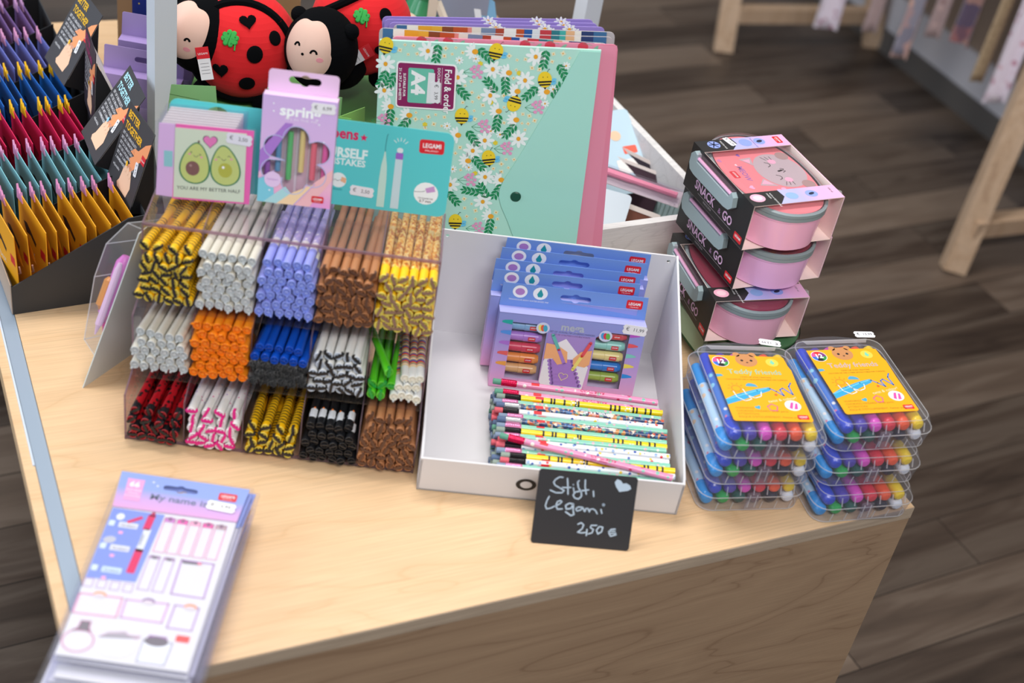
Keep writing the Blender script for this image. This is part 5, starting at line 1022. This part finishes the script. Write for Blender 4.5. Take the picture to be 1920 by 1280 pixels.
for i, (nm, c_, x, r_, y0, y1, zo) in enumerate((('pink', '#d86fc0', .086, .009, .070, .150, .016), ('magenta', '#d8388c', .070, .006, .050, .125, .020), ('orange', '#e0923c', .093, .006, .085, .122, .021), ('violet', '#7a5ab4', .058, .007, .045, .120, .012), ('pale pink', '#f0c8e6', .099, .004, .060, .145, .012))):
    m = MB(); P0, P1 = Vector((x, y0, sgn*zo)), Vector((x - .006, y1, sgn*(zo+.004))); d_ = (P1-P0)
    m.tube([P0, P0+d_*.12, P0+d_*.14, P0+d_*.9, P1], [.0008, r_*.7, r_, r_, r_*.5], mt(c_, .35), 10)
    o = m.build('mini_pen', None, LM); tag(o, f'{nm} mini pen inside the clear blister pack', 'pen')

# ---------------------------------------------------------------- white display frame behind
FRm = TF((-.474, .120, TZ), 37.7); PWm = mt('#d3dae3', .4)
fr = thing('white_display_frame', 'pale grey-white upright frame standing behind the pen display and folders', 'display frame', FRm)
for x in (0, .621):
    m = MB(); m.box(x-.0135, x+.0135, -.0135, .0135, 0, 1.15, PWm); m.build('post', fr)
m = MB(); m.box(-.0135, .6345, -.0135, .0135, 1.15, 1.18, PWm); m.build('top_rail', fr)

# ---------------------------------------------------------------- ladybird plush toys
PRED = mt('#d3131d', .9, sheen=.04); PBLK = mt('#08090c', 1.0, spec=.08); PSKIN = mt('#d6b2a4', .9, sheen=.04); CLO = mt('#2fa145', .8)
def onball(m, c, r, d, pts, lift, mat, up=(0, 0, 1)):
    """lay a flat outline (metres) on a ball around direction d"""
    d = Vector(d).normalized(); u = Vector(up).cross(d); u = u.normalized() if u.length > .01 else Vector((1, 0, 0)); v = d.cross(u)
    rx = Vector(r) if not isinstance(r, (int, float)) else Vector((r, r, r)); rm = (rx.x+rx.y+rx.z)/3
    def P_(x, y, s_):
        n_ = (d + u*(x/rm) + v*(y/rm)).normalized(); n_ = n_*(1+s_); return (c[0]+n_.x*rx.x, c[1]+n_.y*rx.y, c[2]+n_.z*rx.z)
    rings = 5; vs = [P_(0, 0, lift)]; n = len(pts)
    for k_ in range(1, rings+1):
        f_ = k_/rings
        for x, y in pts: vs.append(P_(x*f_, y*f_, lift*(1 if k_ < rings else .15)))
    fs = [(0, 1+i, 1+(i+1) % n) for i in range(n)]
    for k_ in range(rings-1):
        a = 1+k_*n; fs += [(a+i, a+n+i, a+n+(i+1) % n, a+(i+1) % n) for i in range(n)]
    m.add(vs, fs, mat)
def clover(s_): return [(s_*(.72+.42*abs(math.sin(2*t)) - .12*abs(math.cos(2*t)))*math.cos(t), s_*(.72+.42*abs(math.sin(2*t)))*math.sin(t)) for t in [2*math.pi*i/40+.3 for i in range(40)]]
def mask(s_):
    o = []
    for i in range(60):
        t = 2*math.pi*i/60; r_ = .92 + .14*math.exp(-((t-1.05)/.42)**2) + .18*math.exp(-((t-2.15)/.42)**2) - .10*math.exp(-((t-1.58)/.2)**2) + .10*math.exp(-((t-5.9)/.5)**2); o.append((s_*r_*math.cos(t), s_*1.12*r_*math.sin(t)))
    return o
def plush(name, label, bc, br, spots_, seam, hc, hr, maskd, face, up_face, hs=(1, 1, 1)):
    o = thing(name, label, 'plush toy', Matrix.Translation((bc[0], bc[1], bc[2]-br)), 'ladybird plush toys'); off = Vector((-bc[0], -bc[1], -(bc[2]-br)))
    T = Matrix.Translation(off); c = Vector(bc)+off; h = Vector(hc)+off
    m = MB(); m.sphere(c, (br, br*.95, br*1.0), PRED, 40, 28); m.build('body', o)
    for kind, d, s_ in spots_:
        m = MB()
        if kind == 'dot': onball(m, c, br, d, oval(0, 0, s_, s_*1.08), .012, PBLK); m.build('black_dot', o)
        if kind == 'heart': onball(m, c, br, d, heart(0, 0, s_*2, 8), .012, PBLK); m.build('black_heart', o)
    m = MB(); 
    for kind, d, s_ in spots_:
        if kind == 'clover':
            [onball(m, c, br, (Vector(d) + Vector((math.cos(a)*s_/br*.62, 0, math.sin(a)*s_/br*.62))).normalized(), heart(0, 0, s_*1.35, math.degrees(a)-90), .02, CLO) for a in (.6, 2.2, 3.75, 5.3)]; onball(m, c, br, (Vector(d)+Vector((.10, 0, -.17))).normalized(), [(-.0008, .004), (-.0008, -.003), (.0010, -.003), (.0010, .004)], .02, CLO)
            for a in (.4, 2.0, 3.5, 5.1): dd = (Vector(d)+Vector((math.cos(a), 0, math.sin(a)))*.10).normalized(); onball(m, c, br, dd, oval(0, 0, s_*.10, s_*.10, n=8), .03, mt('#1d7a33', .8))
    m.build('clover_patch', o)
    # black seam band round the body
    n_ = Vector(seam[0]).normalized(); off_ = seam[1]; uu = n_.orthogonal().normalized(); vv = n_.cross(uu); rad = math.sqrt(max(.01, 1-off_*off_)); m = MB()
    pts = [c + (n_*off_ + (uu*math.cos(t)+vv*math.sin(t))*rad)*br*.985 for t in [2*math.pi*i/48 for i in range(49)]]; m.tube(pts, br*.085, PBLK, 8, caps=False); m.build('seam_band', o)
    HR = (hr*hs[0], hr*hs[1], hr*hs[2]); m = MB(); m.sphere(h, HR, PBLK, 32, 24)
    m.sphere(h + Vector((hr*.72, -hr*.15, hr*.66)), hr*.20, PBLK, 14, 10); m.sphere(h + Vector((-hr*.62, hr*.10, hr*.74)), hr*.20, PBLK, 14, 10)
    m.sphere((c*.35 + h*.65) + Vector((hr*.15, .004, -hr*.62)), hr*.68, PBLK, 20, 14); m.build('head', o)
    m = MB(); onball(m, h, HR, maskd, mask(hr*.90), .035, PSKIN, up_face); m.build('face', o)
    m = MB(); d = Vector(maskd).normalized()
    for kind, dd, s_ in face:
        if kind == 'eye':
            for t in range(7): a = math.pi*t/7; b_ = math.pi*(t+1)/7; onball(m, h, HR, Vector(dd)+Vector((math.cos((a+b_)/2)*s_, 0, math.sin((a+b_)/2)*s_)), oval(0, 0, .0018, .0014, n=8), .04, PBLK)
        if kind == 'nose': onball(m, h, HR, dd, oval(0, 0, .0022, .0018, n=10), .045, PBLK)
        if kind == 'cheek': onball(m, h, HR, dd, oval(0, 0, .0055, .0032, n=14), .04, mt('#d98f98', .9))
    m.build('facial_features', o)
    for s_ in (-1, 1): m = MB(); m.sphere(c + Vector((s_*br*.55, -br*.35, -br*.88)), (br*.26, br*.30, br*.2), PBLK, 14, 10); m.build('foot', o)
    return o
p1 = plush('ladybird_plush', 'red ladybird plush with black heart spots, lying nearest the white post', (-.397, .200, .825), .068, (('clover', (-.014, -.863, .504), .0095), ('heart', (.23, -.604, .763), .0105), ('heart', (-.135, -.987, -.085), .0105), ('dot', (.707, -.511, .489), .0085), ('dot', (.44, -.855, .274), .0100), ('dot', (.328, -.892, -.31), .0100)), ((-0.1726, 0.9771, -0.1245), -0.4182), (-.441, .181, .838), .049, (-.38, -.85, .42), (('eye', (-.12, -.95, .22), .06), ('cheek', (-.12, -.96, .02), 0)), (.3, 0, 1))
p2 = plush('ladybird_plush', 'ladybird plush with a cream smiling face, nearest the folders', (-.262, .262, .850), .064, (('clover', (.120, -.809, .574), .0090), ('dot', (.55, -.601, .58), .0085), ('heart', (.57, -.811, -.059), .0100)), ((-.55, .25, .80), .55), (-.296, .185, .846), .050, (-.26, -.90, .30), (('eye', (.0, -.95, .28), .08), ('eye', (-.48, -.82, .36), .08), ('nose', (-.29, -.932, .22), 0), ('cheek', (.17, -.95, .16), 0)), (-.1, 0, 1), (.90, .95, 1.02))
for par, org, rt in ((p1, (-.4270, .130, .836), 14), (p2, (-.2440, .195, .846), -52)):
    M = par.matrix_world.inverted() @ FR(org, 6, 12, rt)
    m = MB(); m.box(-.0075, .0075, -.030, .0, -.0006, 0, mt('#e9e6ea', .5)); m.box(-.0078, .0078, -.004, .010, -.0002, .0004, RED); m.text('LEGAMI', 0, .001, .0035, .0006, WHT, 'c')
    for i in range(4): m.stroke([(-.005, -.010-.004*i), (.005, -.010-.004*i)], .0004, .0003, INK)
    m.build('care_tag', par, M)
# green boxes the plush toys sit on, green printed cards in front
m = MB(); m.box(.025, .262, 0, .185, 0, .1555, mt('#5f9a52', .5)); m.box(.0246, .2624, -.0006, 0, .015, .080, mt('#3a2226')); m.box(.11, .15, -.0008, -.0006, .02, .15, mt('#8bbf7a'))
tag(m.build('green_display_box', M=TF((-.478, .128, TZ), 6)), 'green cardboard box under the ladybird plush toys', 'display box')
def gcard(o, yaw, lean, roll, w_, h_, c_, label, art=False, name='green_gift_card'):
    m = MB(); m.prism([(0, 0), (w_, 0), (w_, h_), (0, h_)], -.0008, 0, mt(c_, .45)); e = .0002
    if art:
        m.ell(w_*.35, h_*.45, .010, .017, e, mt('#1a1718'), 0, 16); m.ell(w_*.35, h_*.45, .0065, .012, e*2, mt('#b0805c'), 0, 16); m.ell(w_*.62, h_*.62, .0045, .014, e, mt('#cf2c22'), -6, 14); m.ell(w_*.62, h_*.30, .0045, .014, e, mt('#cf2c22'), 4, 14)
        for y in (.2, .3, .4, .55, .65, .75): m.ell(w_*.62, h_*y, .0012, .0012, e*2, BLK, n=8)
    else: m.stroke([(w_*.2, h_*.8), (w_*.7, h_*.7)], .0006, e, mt('#3a6a34')); m.flat(rr(w_*.45, w_*.68, h_*.2, h_*.38, .0005), e, mt('#cfd6cf'))
    tag(m.build(name, M=FR(o, yaw, lean, roll)), label, 'card')
gcard((-.470, .108, .735), 6, 4, 6, .070, .062, '#86b97c', 'pale green card standing between the white post and turquoise header')
gcard((-.438, .088, .745), 6, 10, -24, .075, .046, '#6ea84c', 'bright green tag card tilted under the first ladybird plush')
gcard((-.262, .060, .700), 4, 2, 0, .030, .125, '#7cba5e', 'green printed card with red ladybird wings beside the folders', True)
gcard((-.237, .070, .700), 55, 6, 0, .040, .120, '#8ec468', 'folded green card standing next to the printed ladybird card')
gcard((-.345, .118, .760), 6, 3, 0, .090, .055, '#7fae74', 'green sheet behind the lilac spring box')
# lavender hanging boxes, navy box, wooden crate and things in the background
def hangbox(org, label, w_, h_, hole):
    o = thing('lavender_hanging_box', label, 'box', FR(org, 6, 4, -2), 'lavender hanging boxes'); m = MB(); LV = mt('#a08cc4', .45)
    m.box(0, w_, -h_, 0, -.020, 0, LV); m.box(.004, w_-.004, -.062, -.040, 0, .0003, mt('#b6a2d6')); m.text('bullet', .014, -.056, .010, .0005, mt('#6a5a90')); m.build('carton', o)
    m = MB(); m.prism(rr(0, w_, -.002, .030, .002), -.020, -.0194, mt('#a692c9', .45), [euro(w_*.58, .016, .040, .0075)]); m.build('hanging_tab', o)
hangbox((-.5700, .175, .762), 'nearer lavender hanging box left of the white post', .100, .155, 1)
hangbox((-.5600, .215, .790), 'further lavender hanging box left of the white post', .095, .17, 1)
m = MB(); m.box(0, .075, 0, .06, 0, .29, mt('#172a78', .35))
for i in range(14): m.ell(.008 + (i*37 % 60)*k, .02 + (i*53 % 250)*k, .0012, .0012, .0004, mt('#c9b45a'), n=6, M=FX)
m.ell(.030, .190, .006, .006, .0004, mt('#d9a86a'), M=FX); tag(m.build('navy_gift_box', M=TF((-.565, .285, TZ), 6)), 'tall navy blue gift box with gold specks behind the lavender boxes', 'box')
cr2 = thing('wooden_shelf_box', 'tan wooden box standing behind the black bracelet display', 'wooden box', TF((-.625, .400, TZ), 8))
m = MB(); m.box(0, .25, .0, .015, 0, .36, mt('#a5805c', .6)); m.build('back_board', cr2)
m = MB(); m.box(.030, .060, -.035, -.002, 0, .36, mt('#a79a90', .55)); m.build('upright', cr2)
# items at the top middle
m = MB(); m.prism([(0, 0), (.075, 0), (.075, .235), (.060, .250), (0, .250)], -.03, 0, mt('#8c93a6', .5)); tag(m.build('grey_folder_box', M=FR((-.192, .450, TZ), 8, 6)), 'grey blue box file standing behind the purple folders', 'box')
for i in range(3):
    m = MB(); m.prism([(0, 0), (.030, 0), (.030, .215), (0, .245)], -.0015, 0, mt('#7fb4d8', .45)); m.flat([(0, .10), (.012, .10), (.008, .238), (0, .245)], .0003, mt('#e9eef4')); m.ell(.012, .225, .007, .009, .0005, mt('#b07fae'))
    tag(m.build('printed_notebook', M=FR((-.128+.021*i, .470-.006*i, TZ), 8, 8, 14)), ('blue and white notebook nearest the grey box', 'blue and white notebook between two like it', 'blue and white notebook furthest from the grey box')[i], 'notebook', 'fanned notebooks behind the folders')
m = MB(); m.sphere((0, 0, .105), (.045, .04, .105), mt('#a77f5e', .95, sheen=.04), 20, 14); m.sphere((.02, -.01, .185), (.03, .028, .032), mt('#cbb6a0', .95, sheen=.04), 16, 12); m.sphere((-.01, -.03, .15), (.03, .02, .02), mt('#1f57b0', .9), 14, 10)
tag(m.build('tan_plush_toy', M=Matrix.Translation((-.245, .400, TZ))), 'tan and cream plush toy with blue scarf behind the ladybirds', 'plush toy')
m = MB(); m.lathe([(.0001, 0), (.035, 0), (.036, .02), (.036, .18), (.028, .20), (.028, .215), (.0001, .216)], 20, mt('#2f8a5c', .25, coat=.5)); tag(m.build('green_glass_jar', M=Matrix.Translation((-.205, .500, TZ))), 'green glass jar behind the folders', 'jar')
st = thing('cream_wooden_stand', 'small cream wooden stand at the top behind the folders', 'stand', TF((-.200, .440, TZ), 8))
m = MB(); m.box(0, .012, 0, .012, 0, .27, mt('#ddd2c0', .6)); m.build('upright', st)
m = MB(); m.tube([(.012, .006, .215), (.040, -.006, .165)], .006, mt('#ddd2c0', .6), 6); m.build('brace', st)

# ---------------------------------------------------------------- whitewashed crate with blister cards
CR = TF((.0795, .1120, TZ), 31.5); WWd = proc('whitewashed_wood', birch('#dad9da', '#e6e5e6', '#e9e8e9', (2, 6, 8)), .6)
cr = thing('whitewashed_crate', 'whitewashed wooden crate holding carded pens behind the snack boxes', 'crate', CR)
cw, cdp, ch, ct = .187, .33, .110, .011
m = MB(); m.box(0, cw, 0, ct, 0, ch, WWd); m.sphere((.012, -.0002, .070), .0012, BLK, 8, 6); m.build('front_board', cr)
m = MB(); m.box(cw-ct, cw, ct, cdp-ct, 0, ch, WWd); m.build('side_board', cr)
m = MB(); m.box(0, ct, ct, cdp-ct, 0, ch, WWd); m.build('side_board', cr)
m = MB(); m.box(0, cw, cdp-ct, cdp, 0, ch, WWd); m.build('back_board', cr)
m = MB(); m.box(ct, cw-ct, ct, cdp-ct, .001, .008, WWd); m.build('base_board', cr)
def carded(name, label, o, yaw, lean, roll, w_, h_, bg, fn, group='carded pens in the crate'):
    m = MB(); m.prism(rr(0, w_, 0, h_, .006), -.001, 0, mt(bg, .45)); fn(m); t_ = m.build(name, M=CR @ FR(o, yaw, lean, roll)); tag(t_, label, 'pen card', group); return t_
def a1(m):
    m.flat(rr(.010, .075, .082, .090, .001), .0004, mt('#c6cf2c'))
    for i in range(7): m.stroke([(.012+.010*i, .018), (.012+.010*i, .072)], .0026, .0004, mt('#8fa9a6'))
carded('printed_pen_card', 'pale card with yellow-green strip against the crate right wall', (cw-ct-.004, .145, .009), -90, 4, -3, .105, .100, '#a9c4c6', a1)
def a2(m):
    m.flat(rr(.045, .065, .060, .072, .002), .0004, mt('#e8604c')); m.flat(rr(.03, .06, .030, .052, .002), .0004, mt('#e9e6e4')); m.ell(.040, .090, .008, .008, .0004, mt('#e8c4a4'))
carded('printed_pen_card', 'pale blue card with red logo leaning over the crate contents', (.105, .150, .050), -18, 60, 14, .070, .130, '#b9d4e4', a2)
carded('dark_pen_card', 'dark pen card standing on edge in the middle of the crate', (.062, .245, .020), -52, 28, 0, .160, .070, '#3a2430', lambda m: m.box(.002, .158, .066, .0705, -.0016, .0008, mt('#d9cfcb')))
carded('dark_pen_card', 'dark pen card with violet print next to the crate wall', (.090, .250, .030), -55, 24, -4, .130, .070, '#2c2430', lambda m: (m.ell(.05, .045, .012, .012, .0005, mt('#7a4a8c')), m.box(.002, .128, .066, .0705, -.0016, .0008, mt('#cfc5c1'))))
carded('brown_pen_card', 'brown and cream card low in the crate near its front', (.020, .130, .030), -50, 35, 0, .130, .060, '#6a3a26', lambda m: m.box(.002, .128, .054, .0605, -.0016, .0008, mt('#e0d6cf')))
carded('blue_pen_card', 'white and blue card lying in the crate corner by the folders', (.006, .090, .045), -40, 50, 0, .075, .075, '#c9d6e0', lambda m: m.flat([(.0, .0), (.075, 0), (.075, .010), (0, .010)], .0004, mt('#4a5fa0')))
M = CR @ FR((.020, .190, .092), -44, 55, -2); pk = thing('pink_pen_pack', 'clear pack with one pink pen lying across the crate', 'pen pack', M)
m = MB(); m.box(0, .190, 0, .024, -.0015, 0, mt('#f3e6e9', .5)); m.box(0, .190, 0, .024, 0, .007, FILM); m.build('pack', pk)
m = MB(); m.tube([(.006, .014, .006), (.120, .014, .006), (.122, .014, .006), (.184, .014, .006)], [.005, .005, .0042, .0042], mt('#e58aa8', .3), 10); tag(m.build('pink_pen', None, M), 'pink pen inside the clear pack lying in the crate', 'pen')

# ---------------------------------------------------------------- trestle table with scarves
PINE = proc('pine', birch('#b3947a', '#c4a68a', '#ccb096', (6, 6, 1.2)), .55)
tt = thing('trestle_table', 'pine trestle table on the floor with scarves hanging below its edge', 'table', Matrix.Translation((.42, 2.27, 0)))
o0 = Vector((.42, 2.27, 0))
def legm(a, b, w_=.026, t_=.022):
    a, b = Vector(a)-o0, Vector(b)-o0; m = MB(); d = (b-a).normalized(); u = Vector((1, 0, 0)); u = (u-d*u.dot(d)).normalized(); v = d.cross(u); vs = [p+u*sx*w_+v*sy*t_ for p in (a, b) for sx, sy in ((-1, -1), (1, -1), (1, 1), (-1, 1))]
    m.add(vs, [(3, 2, 1, 0), (4, 5, 6, 7), (0, 1, 5, 4), (1, 2, 6, 5), (2, 3, 7, 6), (3, 0, 4, 7)], PINE); return m
legm((.42, 2.275, 0), (.365, 2.42, .74)).build('leg', tt); legm((.855, 2.50, 0), (.70, 2.50, .74)).build('leg', tt)
legm((.938, 1.361, 0), (1.015, 1.54, .74)).build('leg', tt); legm((1.52, 1.66, 0), (1.36, 1.70, .74)).build('leg', tt)
legm((.43, 2.290, .105), (.84, 2.49, .095), .02, .02).build('crossbar', tt); legm((.945, 1.375, .108), (1.50, 1.66, .118), .02, .02).build('crossbar', tt)
m = MB(); ta = Matrix.Translation((-.02, .03, 0)) @ Matrix.Rotation(R(-60.2), 4, 'Z'); m.box(-.10, 1.25, .06, .62, .74, .765, PINE, ta); m.build('table_top', tt)
m = MB(); m.tube([(.0, 0, 0), (1.05, 0, 0)], .008, PINE, 8, M=Matrix.Translation((.06+.0, .06, .735)) @ Matrix.Rotation(R(-60.2), 4, 'Z')); m.build('hanging_rail', tt)
SC = TF((.42+.0868, 2.27+.0497, 0), -60.2)
flor = proc('floral_pale', spots('#d8cbd8', ('#b98a9c', '#c9a3ae', '#a8798c', '#e4dbe4'), 45, .25, .4), .9, sheen=.2)
flor2 = proc('floral_brown', spots('#a08a8a', ('#8a6a6c', '#b59a98', '#7a6474'), 45, .25, .4), .9, sheen=.2)
flor3 = proc('floral_rose_grey', patches(('#8a8694', '#c49a8c', '#a5888a', '#b8938c', '#7d7a8a'), 38), .9, sheen=.2)
flor4 = proc('floral_dark', patches(('#6a4a58', '#8a5a5c', '#54465c', '#94706a'), 38), .9, sheen=.2)
knit = proc('beige_knit', spots('#a58f74', '#7f6b54', 110, .2, .35), .95)
def scarf(x0, x1, z0, z1, mat, label, off=0):
    m = MB(); nx, nz = 14, 18; vs = []; top_ = .735
    for side in (0, 1):
        for i in range(nx+1):
            for j in range(nz+1):
                f_, g_ = i/nx, j/nz; xb = x0+(x1-x0)*f_; zb = z0+(z1-z0)*f_; xt = (x0+x1)/2 + (x1-x0)*.42*(f_-.5)*2*.9
                x = xt*(1-g_)+xb*g_; z = top_*(1-g_)+zb*g_; vs.append((x, off + .010*math.sin(f_*9+g_*2) + (.0022 if side else 0), z))
    n_ = (nx+1)*(nz+1); q = lambda i, j: i*(nz+1)+j; fs = []
    for i in range(nx):
        for j in range(nz): fs.append((q(i, j), q(i, j+1), q(i+1, j+1), q(i+1, j))); fs.append(tuple(n_+a for a in (q(i, j), q(i+1, j), q(i+1, j+1), q(i, j+1))))
    for i in range(nx): fs.append((q(i, nz), n_+q(i, nz), n_+q(i+1, nz), q(i+1, nz)))
    for j in range(nz): fs.append((q(0, j), n_+q(0, j), n_+q(0, j+1), q(0, j+1))); fs.append((q(nx, j), q(nx, j+1), n_+q(nx, j+1), n_+q(nx, j)))
    m.add(vs, fs, mat); tag(m.build('scarf', M=SC, sharp=80), label, 'scarf', 'scarves hanging from the trestle table')
scarf(.205, .322, .172, .217, flor, 'pale pink floral scarf nearest the far trestle legs')
scarf(.380, .450, .250, .272, flor2, 'dull brown-pink scarf hanging in front of the far trestle leg', .01)
scarf(.515, .590, .250, .275, flor3, 'rose and grey patterned scarf ending in a ragged point')
scarf(.570, .640, .330, .350, flor2, 'grey brown scarf partly behind the rose and grey one', .03)
scarf(.680, .760, .380, .392, flor4, 'dark plum floral scarf between the rose grey and beige ones')
scarf(.790, .835, .330, .346, knit, 'narrow beige knitted scarf beside the widest pale floral one')
scarf(.842, .925, .300, .347, flor, 'pale lilac floral scarf nearest the front trestle leg')
